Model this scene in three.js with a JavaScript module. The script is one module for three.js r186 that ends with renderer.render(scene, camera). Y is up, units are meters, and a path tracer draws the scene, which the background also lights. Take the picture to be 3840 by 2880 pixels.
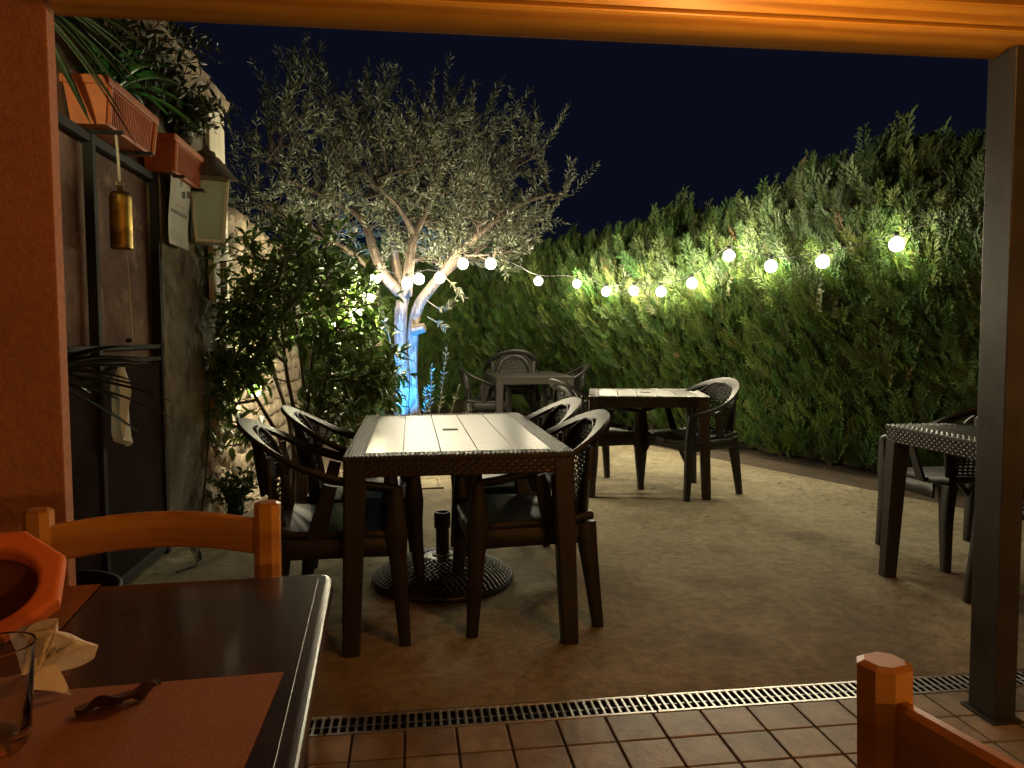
import * as THREE from 'three';
import { RoundedBoxGeometry } from 'three/addons/geometries/RoundedBoxGeometry.js';
import { mergeGeometries, mergeVertices, toCreasedNormals } from 'three/addons/utils/BufferGeometryUtils.js';

// ---------- camera, sky, moonlight, exposure ----------
const scene = new THREE.Scene();
const D = Math.PI / 180;
const camera = new THREE.PerspectiveCamera(53.07, 4 / 3, 0.05, 400);
camera.rotation.order = 'YXZ';
camera.position.set(0, 1.147, 0);
camera.rotation.set(-3.42 * D, -7.52 * D, -0.28 * D);
const renderer = new THREE.WebGLRenderer({ antialias: true });
renderer.setSize(1024, 768);
renderer.toneMapping = THREE.LinearToneMapping;
renderer.toneMappingExposure = 1;
renderer.shadowMap.enabled = true;
{
  const w = 64, h = 32, data = new Float32Array(w * h * 4);
  for (let j = 0; j < h; j++) for (let i = 0; i < w; i++) {
    const k = (j * w + i) * 4, e = Math.max(0, (j + 0.5) / h * 2 - 1);       // night air, a little bluer low down
    data.set([0.0028 + 0.0008 * e, 0.0038 + 0.0004 * e, 0.0098 - 0.0016 * e, 1], k);
  }
  const t = new THREE.DataTexture(data, w, h, THREE.RGBAFormat, THREE.FloatType);
  t.mapping = THREE.EquirectangularReflectionMapping; t.magFilter = t.minFilter = THREE.LinearFilter; t.needsUpdate = true;
  scene.background = t; scene.environment = t;
}
const moon = new THREE.DirectionalLight(0xbfd0ff, 0.004);
moon.position.set(-6, 14, 5); moon.castShadow = true;
Object.assign(moon.shadow.camera, { left: -12, right: 12, top: 12, bottom: -12, far: 60 });
scene.add(moon, moon.target);
const BULB = 1.65, BULB_COLOR = new THREE.Color(1.0, 0.86, 0.58);             // candela of one festoon bulb
const ROOM = 1.95, ROOM_COLOR = new THREE.Color(1.0, 0.44, 0.12);

// ---------- helpers ----------
const V = (x, y, z) => new THREE.Vector3(x, y, z);
function rng(s) { return () => { s |= 0; s = s + 0x6D2B79F5 | 0; let t = Math.imul(s ^ s >>> 15, 1 | s); t = t + Math.imul(t ^ t >>> 7, 61 | t) ^ t; return ((t ^ t >>> 14) >>> 0) / 4294967296; }; }
const clamp = (x, a = 0, b = 1) => Math.min(b, Math.max(a, x));
const lerp = (a, b, t) => a + (b - a) * t;
const sm = (a, b, x) => { const t = clamp((x - a) / (b - a)); return t * t * (3 - 2 * t); };
const hash = (x, y, s) => { let h = Math.imul(x, 374761393) ^ Math.imul(y, 668265263) ^ Math.imul(s, 974711); h = Math.imul(h ^ h >>> 13, 1274126177); return ((h ^ h >>> 16) >>> 0) / 4294967296; };
function vnoise(x, y, per, s, perX = per) {                                              // periodic value noise
  const xi = Math.floor(x), yi = Math.floor(y), fx = x - xi, fy = y - yi, mx = (a) => ((a % perX) + perX) % perX, m = (a) => ((a % per) + per) % per;
  const u = fx * fx * (3 - 2 * fx), v = fy * fy * (3 - 2 * fy);
  return lerp(lerp(hash(mx(xi), m(yi), s), hash(mx(xi + 1), m(yi), s), u), lerp(hash(mx(xi), m(yi + 1), s), hash(mx(xi + 1), m(yi + 1), s), u), v);
}
function fbm(u, v, f, oct, s) { let a = 0.5, t = 0, n = 0; for (let o = 0; o < oct; o++) { t += a * vnoise(u * f, v * f, f, s + o); n += a; a *= 0.55; f *= 2; } return t / n; }
const enc = (c) => 255 * (c <= 0.0031308 ? 12.92 * c : 1.055 * Math.pow(c, 1 / 2.4) - 0.055);
function tex(n, fn, rx = 1, ry = rx, color = true) {
  const d = new Uint8Array(n * n * 4);
  for (let j = 0; j < n; j++) for (let i = 0; i < n; i++) {
    const c = fn((i + 0.5) / n, (j + 0.5) / n), k = (j * n + i) * 4;
    for (let q = 0; q < 3; q++) { const x = clamp(Array.isArray(c) ? c[q] : c); d[k + q] = color ? enc(x) : 255 * x; }
    d[k + 3] = 255;
  }
  const t = new THREE.DataTexture(d, n, n, THREE.RGBAFormat);
  t.wrapS = t.wrapT = THREE.RepeatWrapping; t.magFilter = THREE.LinearFilter; t.minFilter = THREE.LinearMipmapLinearFilter; t.generateMipmaps = true;
  if (color) t.colorSpace = THREE.SRGBColorSpace;
  t.repeat.set(rx, ry); t.needsUpdate = true; return t;
}
const mixc = (a, b, t) => [lerp(a[0], b[0], t), lerp(a[1], b[1], t), lerp(a[2], b[2], t)];
const mul = (a, k) => [a[0] * k, a[1] * k, a[2] * k];
const std = (p) => new THREE.MeshStandardMaterial({ side: THREE.DoubleSide, ...p });
const phys = (p) => new THREE.MeshPhysicalMaterial({ side: THREE.DoubleSide, ...p });
const lin = (r, g, b) => new THREE.Color().setRGB(r, g, b);

function boxUV(g) {                                                          // uv in metres from the side a face looks to
  const p = g.attributes.position, n = g.attributes.normal, uv = new Float32Array(p.count * 2);
  for (let i = 0; i < p.count; i++) {
    const x = Math.abs(n.getX(i)), y = Math.abs(n.getY(i)), z = Math.abs(n.getZ(i));
    const a = y >= x && y >= z ? [p.getX(i), p.getZ(i)] : x >= z ? [p.getZ(i), p.getY(i)] : [p.getX(i), p.getY(i)];
    uv.set(a, i * 2);
  }
  g.setAttribute('uv', new THREE.BufferAttribute(uv, 2)); return g;
}
function norm(g) {
  let o = g.index ? g.toNonIndexed() : g.clone();
  if (!o.attributes.normal) o.computeVertexNormals();
  for (const k of Object.keys(o.attributes)) if (!['position', 'normal'].includes(k)) o.deleteAttribute(k);
  return boxUV(o);
}
const merge = (gs) => { const a = [].concat(gs).map(norm); return a.length > 1 ? mergeGeometries(a) : a[0]; };
function mesh(name, gs, mat, parent = scene) {
  const m = new THREE.Mesh(merge(gs), mat); m.name = name; m.castShadow = m.receiveShadow = true; parent.add(m); return m;
}
function raw(name, g, mat, parent = scene) { const m = new THREE.Mesh(g, mat); m.name = name; m.castShadow = m.receiveShadow = true; parent.add(m); return m; }
const used = {};
function numbered(n) { const k = used[n] = (used[n] ?? -1) + 1; return k ? `${n}_${String(k).padStart(3, '0')}` : n; }
function tag(o, label, category, group) { o.userData.label = label; o.userData.category = category; if (group) o.userData.group = group; return o; }
function thing(name, label, category, [x, y, z] = [0, 0, 0], turn = 0, group) {
  const o = new THREE.Group(); o.name = numbered(name); o.position.set(x, y, z); o.rotation.y = turn; scene.add(o); return tag(o, label, category, group);
}
function copy(src, base, label, [x, y, z], turn, group) {
  const o = src.clone(); o.name = numbered(base); o.userData = {}; o.position.set(x, y, z); o.rotation.y = turn; scene.add(o); return tag(o, label, src.userData.category, group);
}
const struct = (o, label) => { o.userData.kind = 'structure'; if (label) o.userData.label = label; return o; };
const stuff = (o) => { o.userData.kind = 'stuff'; return o; };
const box = (w, h, d, x = 0, y = 0, z = 0, r = 0) => (r ? new RoundedBoxGeometry(w, h, d, 2, r) : new THREE.BoxGeometry(w, h, d)).translate(x, y, z);
const rect = (w, d, c) => [[-w / 2 + c, -d / 2], [w / 2 - c, -d / 2], [w / 2, -d / 2 + c], [w / 2, d / 2 - c], [w / 2 - c, d / 2], [-w / 2 + c, d / 2], [-w / 2, d / 2 - c], [-w / 2, -d / 2 + c]];
const ring = (n, a, b = a) => Array.from({ length: n }, (_, i) => [Math.cos(i / n * 2 * Math.PI) * a, Math.sin(i / n * 2 * Math.PI) * b]);
function sweep(pts, section, hint, crease = 0.6) {                            // section(t) in (hint side, binormal)
  const n = pts.length, pos = [], idx = []; let m = 0;
  for (let i = 0; i < n; i++) {
    const T = V(0, 0, 0).subVectors(pts[Math.min(n - 1, i + 1)], pts[Math.max(0, i - 1)]).normalize();
    const t = i / (n - 1), h = (typeof hint === 'function' ? hint(t) : hint).clone(), N = h.addScaledVector(T, -h.dot(T)).normalize(), B = V(0, 0, 0).crossVectors(T, N);
    const s = typeof section === 'function' ? section(t) : section; m = s.length;
    for (const [a, b] of s) { const p = pts[i].clone().addScaledVector(N, a).addScaledVector(B, b); pos.push(p.x, p.y, p.z); }
  }
  for (let i = 0; i < n - 1; i++) for (let j = 0; j < m; j++) { const a = i * m + j, b = i * m + (j + 1) % m; idx.push(a, b, b + m, a, b + m, a + m); }
  for (let j = 1; j < m - 1; j++) { idx.push(0, j + 1, j, (n - 1) * m, (n - 1) * m + j, (n - 1) * m + j + 1); }
  const g = new THREE.BufferGeometry(); g.setAttribute('position', new THREE.Float32BufferAttribute(pos, 3)); g.setIndex(idx);
  return crease ? toCreasedNormals(g, crease) : (g.computeVertexNormals(), g);
}
const curve = (pts, n) => new THREE.CatmullRomCurve3(pts.map((p) => p.isVector3 ? p : V(...p))).getPoints(n);
const bar = (a, b, w0, d0, w1 = w0, d1 = d0, hint = V(1, 0, 0), c = 0.006) => sweep([V(...a), V(...b)], (t) => rect(lerp(w0, w1, t), lerp(d0, d1, t), c), hint);
const tube = (pts, r, n = 8) => sweep(pts, (t) => ring(n, typeof r === 'function' ? r(t) : r), V(0.31, 0.17, 0.93), 1.2);
const lathe = (p, n = 32) => new THREE.LatheGeometry(p.map(([x, y]) => new THREE.Vector2(x, y)), n);
function slab(pts, y0, y1, bevel = 0) {                                      // polygon in x,z raised from y0 to y1
  const s = new THREE.Shape(pts.map(([x, z]) => new THREE.Vector2(x, -z)));
  return new THREE.ExtrudeGeometry(s, { depth: y1 - y0 - 2 * bevel, bevelEnabled: bevel > 0, bevelThickness: bevel, bevelSize: bevel, bevelOffset: -bevel, bevelSegments: 2, curveSegments: 8 }).rotateX(-Math.PI / 2).translate(0, y0 + bevel, 0);
}

// ---------- materials ----------
const T1 = (f, s) => (u, v) => fbm(u, v, f, 5, s);
const bumpT = tex(256, (u, v) => 0.6 * fbm(u, v, 8, 5, 7) + 0.4 * fbm(u, v, 64, 2, 9), 1, 1, false);
const rep = (t, x, y = x) => { const c = t.clone(); c.repeat.set(x, y); c.needsUpdate = true; return c; };
const concreteT = tex(1024, (u, v) => {
  const a = fbm(u, v, 4, 5, 1), b = fbm(u, v, 11, 5, 2), f = fbm(u, v, 150, 2, 3), st = sm(0.56, 0.66, fbm(u, v, 6, 4, 21));
  let c = mixc([0.285, 0.245, 0.152], [0.15, 0.122, 0.072], sm(0.3, 0.72, a)); c = mixc(c, [0.36, 0.315, 0.215], sm(0.55, 0.75, b) * 0.55);
  c = mixc(c, [0.13, 0.10, 0.06], st * 0.5); return mul(c, (0.7 + 0.6 * f) * (hash(Math.floor(u * 1024), Math.floor(v * 1024), 77) > 0.996 ? 1.5 : 1));
}, 0.22);
const M = {
  concrete: std({ map: concreteT, roughness: 0.95, bumpMap: rep(bumpT, 1.3), bumpScale: 0.006 }),
  soil: std({ map: tex(256, (u, v) => mul(mixc([0.05, 0.035, 0.022], [0.11, 0.08, 0.05], fbm(u, v, 16, 5, 31)), 1), 0.8), roughness: 1, bumpMap: rep(bumpT, 2), bumpScale: 0.02 }),
  jamb: std({ map: tex(512, (u, v) => mul(mixc([0.44, 0.20, 0.11], [0.52, 0.26, 0.15], fbm(u, v, 6, 5, 41)), 0.84 + 0.32 * fbm(u, v, 90, 2, 42)), 1), roughness: 0.9, bumpMap: rep(bumpT, 4), bumpScale: 0.003 }),
  plaster: std({ map: tex(1024, (u, v) => {
    const a = fbm(u, v, 5, 6, 51), b = fbm(u, v * 0.999, 14, 5, 52), s = vnoise(u * 46, v * 8, 46, 53) * 0.6 + vnoise(u * 92, v * 16, 92, 54) * 0.4;
    let c = mixc([0.19, 0.15, 0.10], [0.09, 0.078, 0.05], sm(0.35, 0.65, a)); c = mixc(c, [0.055, 0.052, 0.033], sm(0.55, 0.7, b) * 0.7); c = mixc(c, [0.24, 0.19, 0.13], sm(0.62, 0.8, s) * 0.4);
    return mul(c, 0.85 + 0.3 * fbm(u, v, 120, 2, 55));
  }, 0.5), roughness: 0.95, bumpMap: rep(bumpT, 1.6), bumpScale: 0.012 }),
  brownPlaster: std({ map: tex(1024, (u, v) => {
    const a = fbm(u, v, 6, 6, 61), b = fbm(u, v, 16, 5, 62);
    let c = mixc([0.20, 0.12, 0.085], [0.11, 0.062, 0.045], sm(0.35, 0.65, a)); c = mixc(c, [0.27, 0.19, 0.13], sm(0.58, 0.75, b) * 0.7); return mul(c, 0.85 + 0.3 * fbm(u, v, 100, 2, 63));
  }, 0.6), roughness: 0.95, bumpMap: rep(bumpT, 1.6), bumpScale: 0.01 }),
  room: std({ color: lin(0.45, 0.30, 0.17), roughness: 0.9 }),
  mortar: std({ map: tex(256, (u, v) => mul([0.27, 0.21, 0.14], 0.6 + 0.8 * fbm(u, v, 12, 5, 71)), 1), roughness: 1, bumpMap: rep(bumpT, 3), bumpScale: 0.02 }),
  stones: [0, 1, 2, 3].map((k) => std({ map: tex(256, (u, v) => mul(mixc([0.42, 0.34, 0.23], [0.25, 0.19, 0.125], fbm(u, v, 5, 5, 81 + k)), (0.75 + 0.12 * k) * (0.7 + 0.6 * fbm(u, v, 40, 2, 91 + k))), 2.5), roughness: 0.95, bumpMap: rep(bumpT, 5), bumpScale: 0.01 })),
  iron: std({ color: lin(0.006, 0.006, 0.006), roughness: 0.8, metalness: 0 }),
  maroon: phys({ specularIntensity: 0.2, map: tex(256, (u, v) => mul([0.018, 0.008, 0.007], 0.6 + 0.8 * fbm(u, v, 6, 5, 101)), 1), roughness: 0.9 }),
  steel: std({ map: tex(256, (u, v) => mul([0.045, 0.045, 0.038], 0.6 + 0.8 * fbm(u, v, 9, 5, 111)), 1.5), roughness: 0.45, metalness: 0.25, bumpMap: rep(bumpT, 3), bumpScale: 0.0004 }),
  grate: std({ map: tex(256, (u, v) => mul([0.62, 0.62, 0.60], 0.55 + 0.8 * fbm(u, v, 12, 5, 121)), 2), roughness: 0.36, metalness: 0.9 }),
  trough: std({ color: lin(0.02, 0.02, 0.02), roughness: 0.9 }),
  grout: std({ color: lin(0.06, 0.045, 0.03), roughness: 1 }),
  tiles: [0, 1, 2].map((k) => std({ map: tex(256, (u, v) => mul(mixc([0.40, 0.37, 0.30], [0.27, 0.245, 0.195], sm(0.3, 0.7, fbm(u, v, 5, 5, 131 + k))), (0.86 + 0.13 * k) * (0.85 + 0.3 * fbm(u, v, 50, 2, 135 + k))), 3), roughness: 0.5, bumpMap: rep(bumpT, 6), bumpScale: 0.0012 })),
  brass: std({ map: tex(256, (u, v) => mul(mixc([0.55, 0.38, 0.09], [0.24, 0.16, 0.04], sm(0.4, 0.7, fbm(u, v, 6, 5, 141))), 1), 3), roughness: 0.38, metalness: 0.9 }),
  string: std({ color: lin(0.6, 0.57, 0.5), roughness: 1 }),
  cloth: phys({ color: lin(0.74, 0.76, 0.66), roughness: 0.8, transmission: 0.25, thickness: 0 }),
  terracotta: std({ map: tex(256, (u, v) => mul([0.46, 0.135, 0.045], 0.75 + 0.5 * fbm(u, v, 8, 5, 151)), 2), roughness: 0.6 }),
  whiteWood: std({ map: tex(256, (u, v) => mul([0.62, 0.57, 0.44], 0.8 + 0.4 * (0.5 * vnoise(u * 40, v * 4, 40, 161) + 0.5 * fbm(u, v, 8, 4, 162))), 2), roughness: 0.7 }),
  dark: std({ color: lin(0.012, 0.012, 0.012), roughness: 0.6 }),
  lampRoof: std({ color: lin(0.10, 0.075, 0.045), roughness: 0.6 }),
  lampGlass: phys({ color: lin(0.46, 0.58, 0.50), roughness: 0.45, transmission: 0.35, thickness: 0 }),
  bark: std({ map: tex(512, (u, v) => mul(mixc([0.15, 0.115, 0.08], [0.06, 0.045, 0.032], sm(0.3, 0.7, 0.6 * vnoise(u * 60, v * 10, 60, 171) + 0.4 * fbm(u, v, 14, 4, 172))), 1), 2), roughness: 0.95, bumpMap: rep(bumpT, 5, 2), bumpScale: 0.02 }),
  darkBark: std({ color: lin(0.09, 0.065, 0.04), roughness: 0.95 }),
  cable: std({ color: lin(0.02, 0.02, 0.02), roughness: 0.6 }),
  bulbGlass: std({ color: lin(0.9, 0.88, 0.8), emissive: lin(1, 0.93, 0.72), emissiveIntensity: 14, roughness: 0.3 }),
  resin: std({ map: tex(512, (u, v) => mul([0.032, 0.029, 0.025], 0.82 + 0.36 * (0.6 * vnoise(u * 6, v * 120, 120, 181) + 0.4 * fbm(u, v, 20, 4, 182))), 1), roughness: 0.3, bumpMap: tex(256, (u, v) => 0.5 * vnoise(u * 4, v * 90, 90, 183) + 0.5 * vnoise(u * 10, v * 180, 180, 184), 1, 1, false), bumpScale: 0.0012 }),
  weave: phys({ specularIntensity: 0.6, color: lin(0.032, 0.029, 0.025), roughness: 0.36 }),
  chair: phys({ specularIntensity: 0.8, color: lin(0.018, 0.0165, 0.015), roughness: 0.46, bumpMap: rep(bumpT, 8), bumpScale: 0.0005 }),
  darkResin: std({ color: lin(0.03, 0.027, 0.024), roughness: 0.4 }),
  paleRing: std({ color: lin(0.5, 0.5, 0.46), roughness: 0.5 }),
};
const woodTex = (light, dark, fx, fy, s, n = 512) => tex(n, (u, v) => {
  const w = v + 0.035 * (fbm(u, v, 3, 3, s) - 0.5), g = vnoise(u * fx, w * fy, fy, s + 1, fx), h = vnoise(u * fx * 3, w * fy * 4, fy * 4, s + 2, fx * 3);
  return mul(mixc(light, dark, sm(0.35, 0.8, g) * 0.75 + 0.25 * h), 0.9 + 0.2 * fbm(u, v, 30, 2, s + 3));
}, 1);
M.pine = phys({ map: rep(woodTex([0.66, 0.43, 0.085], [0.38, 0.19, 0.026], 2, 26, 201, 1024), 0.5, 2.2), roughness: 0.45, clearcoat: 0.4, clearcoatRoughness: 0.35 });
M.chairWood = phys({ map: rep(woodTex([0.62, 0.33, 0.07], [0.36, 0.155, 0.03], 2, 30, 211), 1.2, 1.2), roughness: 0.42, clearcoat: 0.3, clearcoatRoughness: 0.3 });
M.tableWood = phys({ map: rep(woodTex([0.040, 0.017, 0.010], [0.016, 0.008, 0.006], 2, 24, 221), 1, 1.4), roughness: 0.24, clearcoat: 0.3, clearcoatRoughness: 0.08 });
M.paper = std({ map: tex(512, (u, v) => mul([0.27, 0.12, 0.055], 0.86 + 0.2 * fbm(u, v, 90, 3, 231) + 0.08 * fbm(u, v, 5, 3, 232)), 3), roughness: 0.95, bumpMap: rep(bumpT, 6), bumpScale: 0.0007 });
M.napkin = phys({ color: lin(0.80, 0.76, 0.66), roughness: 0.95, transmission: 0.25, thickness: 0, bumpMap: rep(bumpT, 20), bumpScale: 0.001 });
M.orange = std({ color: lin(0.72, 0.20, 0.05), roughness: 0.7 });
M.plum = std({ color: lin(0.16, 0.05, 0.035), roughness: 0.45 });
M.tumbler = phys({ color: lin(1, 1, 1), roughness: 0.03, transmission: 1, thickness: 0.004, ior: 1.5 });

// ---------- ground, patio floor, tiles, drain ----------
struct(mesh('ground', new THREE.PlaneGeometry(300, 300).rotateX(-Math.PI / 2).translate(0, -0.12, 0), M.soil), 'dark earth reaching to the horizon');
const hedgeX = (z) => 2.33 + 0.3495 * (z + 8.35);
const floorPts = [[-1.34, -2.335], [hedgeX(-2.335), -2.335], [hedgeX(-5), -5], [hedgeX(-7), -7], [hedgeX(-9), -9], [hedgeX(-10.2), -10.2], [0.42, -10.2], [0.42, -7.1], [0.1, -6.62], [-0.5, -6.5], [-0.56, -5.0], [-0.8, -4.72], [-1.34, -4.68]];
struct(mesh('patio_floor', slab(floorPts, -0.1, 0), M.concrete), 'beige stained concrete patio floor');
struct(mesh('garden_bed', [slab([[-1.4, -4.6], [-0.4, -4.6], [-0.3, -6.3], [0.7, -6.7], [0.7, -11], [-3, -11], [-3, -8.9], [-1.4, -8.9]], -0.08, -0.012), slab([[hedgeX(-2) - 0.1, -2], [9, -2], [9, -13], [0.3, -13], [0.3, -10.1], [hedgeX(-10.2) - 0.1, -10.1]], -0.08, -0.014)], M.soil), 'dark planting soil round the patio');
{ // loose bits lying on the soil and the floor
  const r = rng(5), g = [];
  for (let i = 0; i < 700; i++) {
    const onBed = i < 640, z = onBed ? -4.75 - 2.2 * r() : -2.6 - 4.5 * r(), x = onBed ? -1.3 + 0.8 * r() : -1.0 + r() * (hedgeX(z) + 0.8), s = (onBed ? 0.012 : 0.0025) + r() * (onBed ? 0.025 : 0.004);
    const q = new THREE.TetrahedronGeometry(s); q.scale(1, 0.25 + 0.3 * r(), 0.5 + 0.5 * r()); q.rotateY(r() * 6); q.translate(x, (onBed ? -0.012 : 0.002) + s * 0.12, z); g.push(q);
  }
  const o = stuff(mesh('leaf_litter', g, std({ color: lin(0.30, 0.25, 0.17), roughness: 1 }))); tag(o, 'small dry crumbs and leaf litter strewn on soil and concrete', 'litter');
}
{ // fallen leaves on the concrete, thicker towards the hedge and the tree
  const r = rng(17), p = [], c = [];
  for (let i = 0; i < 420; i++) {
    const k = r(), z = -2.7 - 6.2 * r(), x = k < 0.55 ? hedgeX(z) - 0.05 - 0.9 * r() * r() : k < 0.8 ? -1.25 + 1.0 * r() : -0.9 + r() * (hedgeX(z) + 0.7);
    const a = r() * 6.283, l = 0.014 + 0.022 * r(), w = l * (0.18 + 0.12 * r()), y = 0.003, ca = Math.cos(a), sa = Math.sin(a), q = (u, v, h) => [x + ca * u - sa * v, y + h, z + sa * u + ca * v], t = mul([0.26, 0.21, 0.12], 0.5 + 0.9 * r());
    p.push(...q(-l, 0, 0), ...q(0, w, 0.004 * r()), ...q(l, 0, 0.006 * r()), ...q(-l, 0, 0), ...q(l, 0, 0.004), ...q(0, -w, 0.003 * r())); for (let n = 0; n < 6; n++) c.push(...t);
  }
  const g = new THREE.BufferGeometry(); g.setAttribute('position', new THREE.Float32BufferAttribute(p, 3)); g.setAttribute('color', new THREE.Float32BufferAttribute(c, 3)); g.computeVertexNormals();
  tag(stuff(raw('fallen_leaves', g, std({ vertexColors: true, roughness: 1 }))), 'small dry fallen leaves scattered on the patio concrete', 'leaves');
}
const hatch = thing('floor_hatch', 'square concrete hatch set in the floor beyond the near table', 'hatch', [0.02, 0.004, -6.05]);
{ // a lid lying in a shallow frame
  mesh('lid', box(0.36, 0.006, 0.36, 0, 0.003, 0, 0.002), M.concrete, hatch);
  for (const [w, d, x, z] of [[0.44, 0.025, 0, 0.2], [0.44, 0.025, 0, -0.2], [0.025, 0.372, 0.2, 0], [0.025, 0.372, -0.2, 0]]) mesh('frame_strip', box(w, 0.008, d, x, 0.004, z), M.concrete, hatch);
}
const tileFloor = new THREE.Group(); tileFloor.name = 'tile_floor'; scene.add(tileFloor); struct(tileFloor, 'square beige floor tiles with dark joints under the roof');
{
  const P = 0.15, base = mesh('grout_bed', slab([[-3.6, -2.215], [4.2, -2.215], [4.2, 3.4], [-3.6, 3.4]], -0.1, -0.006), M.grout, tileFloor);
  const r = rng(11), gs = [0, 1, 2, 3].map((k) => boxUV(new RoundedBoxGeometry(P - 0.007, 0.016, P - 0.007, 1, 0.003).translate(k * 0.37, 0, k * 0.23))), far = [];
  gs.forEach((g, k) => g.translate(-k * 0.37, 0, -k * 0.23));
  for (let j = 0; j < 37; j++) for (let i = -23; i < 28; i++) {
    const x = i * P + 0.045, z = -2.215 + P * (j + 0.5);
    if (j < 8 && i >= -7 && i < 16) { const m = raw('tile', gs[(i * 7 + j * 3 + 70) % 4], M.tiles[Math.floor(r() * 3)], tileFloor); m.position.set(x, -0.008 + r() * 0.0012, z); m.rotation.set((r() - 0.5) * 0.006, (r() > 0.5 ? Math.PI : 0), (r() - 0.5) * 0.006); }
    else far.push(box(P - 0.007, 0.016, P - 0.007, x, -0.008, z));
  }
  stuff(mesh('tile_field', far, M.tiles[1], tileFloor));
}
struct(mesh('drain_channel', [box(6.2, 0.01, 0.12, 1.5, -0.085, -2.275), box(6.2, 0.085, 0.008, 1.5, -0.05, -2.331), box(6.2, 0.085, 0.008, 1.5, -0.05, -2.219)], M.trough), 'dark drain channel under the grates');
{
  const barG = norm(box(0.009, 0.005, 0.0915, 0, 0, 0, 0.0015)), labels = ['drain grate section under the table corner, leftmost', 'drain grate section in the middle of the threshold', 'drain grate section behind the right wooden chair post', 'drain grate section beyond the steel post, rightmost'];
  for (let s = 0; s < 4; s++) {
    const g = thing('drain_grate', 'galvanised slotted ' + labels[s], 'drain grate', [-0.76 + s * 1.0, -0.003, -2.275], 0, 'drain grates along the threshold');
    mesh('side_rail', [box(0.996, 0.006, 0.012, 0, 0, 0.0515, 0.0015)], M.grate, g); mesh('side_rail', [box(0.996, 0.006, 0.012, 0, 0, -0.0515, 0.0015)], M.grate, g);
    mesh('centre_rib', box(0.996, 0.003, 0.004, 0, -0.004, 0), M.grate, g);
    for (let k = 0; k < 40; k++) raw('bar', barG, M.grate, g).position.set(-0.4875 + k * 0.025, 0, 0);
  }
}

// ---------- house: jamb wall, beam, post, room behind the camera ----------
const jamb = mesh('house_wall', box(3.2, 3.2, 0.05, -0.872 - 1.6, 1.5, -2.085, 0.006), M.jamb);
tag(jamb, 'terracotta coloured plaster wall at the left of the opening', 'wall');
const room = mesh('room', [box(8.6, 0.12, 5.6, 0.3, 2.72, 0.72), box(8.6, 2.9, 0.12, 0.3, 1.25, 3.46), box(0.12, 2.9, 5.2, -3.66, 1.25, 0.8), box(0.12, 2.9, 5.2, 4.26, 1.25, 0.8)], M.room);
struct(room, 'ochre walls and ceiling of the covered dining area');
{
  const b = thing('timber_beam', 'varnished orange pine beam across the top of the opening', 'beam', [1.28, 1.953, -2.055]);
  const prof = (t) => [[-0.045, 0.004], [-0.041, 0], [-0.034, 0.001], [-0.012, 0.007], [0.010, 0.018], [0.025, 0.032], [0.033, 0.049], [0.022, 0.055], [0.022, 0.059], [0.034, 0.066], [0.036, 0.116], [0.024, 0.123], [0.024, 0.128], [0.038, 0.136], [0.038, 0.20], [0.030, 0.208], [0.030, 0.42], [-0.045, 0.42]].map(([z, y]) => [z, y]);
  const s = new THREE.Shape(prof().map(([z, y]) => new THREE.Vector2(z, y)));
  const g = toCreasedNormals(new THREE.ExtrudeGeometry(s, { depth: 4.3, bevelEnabled: true, bevelThickness: 0.004, bevelSize: 0.003, bevelSegments: 1, bevelOffset: -0.003 }).rotateY(-Math.PI / 2).scale(-1, 1, 1), 0.5);
  g.index ? 0 : 0; g.translate(-2.14, 0, 0); mesh('beam_body', g, M.pine, b);
  mesh('header_board', box(4.3, 0.36, 0.03, 0, 0.6, 0, 0.004), M.pine, b);
}
{
  const p = thing('steel_post', 'upright galvanised box steel post at the right of the opening', 'post', [1.737, 0, -2.064]);
  mesh('shaft', box(0.07, 1.96, 0.11, 0, 0.985, 0, 0.004), M.steel, p); mesh('foot_plate', box(0.10, 0.008, 0.14, 0, 0.004, 0, 0.002), M.steel, p);
}
function roomLamp(name, label, [x, y, z], power, hang) {
  const o = thing(name, label, 'lamp', [x, y, z]);
  const mat = std({ color: lin(0.8, 0.6, 0.35), emissive: lin(1, 0.55, 0.16), emissiveIntensity: 5, roughness: 0.4 });
  mesh('bulb', new THREE.SphereGeometry(0.05, 20, 14), mat, o);
  if (hang) { mesh('shade', lathe([[0.045, 0.13], [0.10, 0.10], [0.19, 0.0], [0.195, -0.005], [0.185, 0.0], [0.097, 0.094], [0.045, 0.122]], 36), phys({ color: lin(0.75, 0.42, 0.14), roughness: 0.9, transmission: 0.35, thickness: 0, side: THREE.DoubleSide }), o); mesh('cord', tube([V(0, 0.12, 0), V(0, 2.66 - y, 0)], 0.004, 6), M.cable, o); }
  else { mesh('stem', lathe([[0.0, -y], [0.13, -y], [0.13, -y + 0.03], [0.022, -y + 0.06], [0.018, -0.07], [0.04, -0.05], [0.04, -0.04]], 28), M.brass, o); }
  const l = new THREE.PointLight(ROOM_COLOR, power); l.castShadow = true; l.shadow.radius = 2.5; o.add(l);
}
roomLamp('pendant_lamp', 'orange shaded pendant lamp hanging above the opening, out of view', [0.95, 2.22, -1.4], ROOM * 0.85, true);
roomLamp('floor_lamp', 'brass floor lamp with bare warm bulb behind the viewer', [1.5, 1.12, 1.35], ROOM * 1.85, false);
roomLamp('floor_lamp', 'brass floor lamp with bare warm bulb, right of the viewer', [3.35, 1.0, -0.35], ROOM * 0.3, false);

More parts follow.
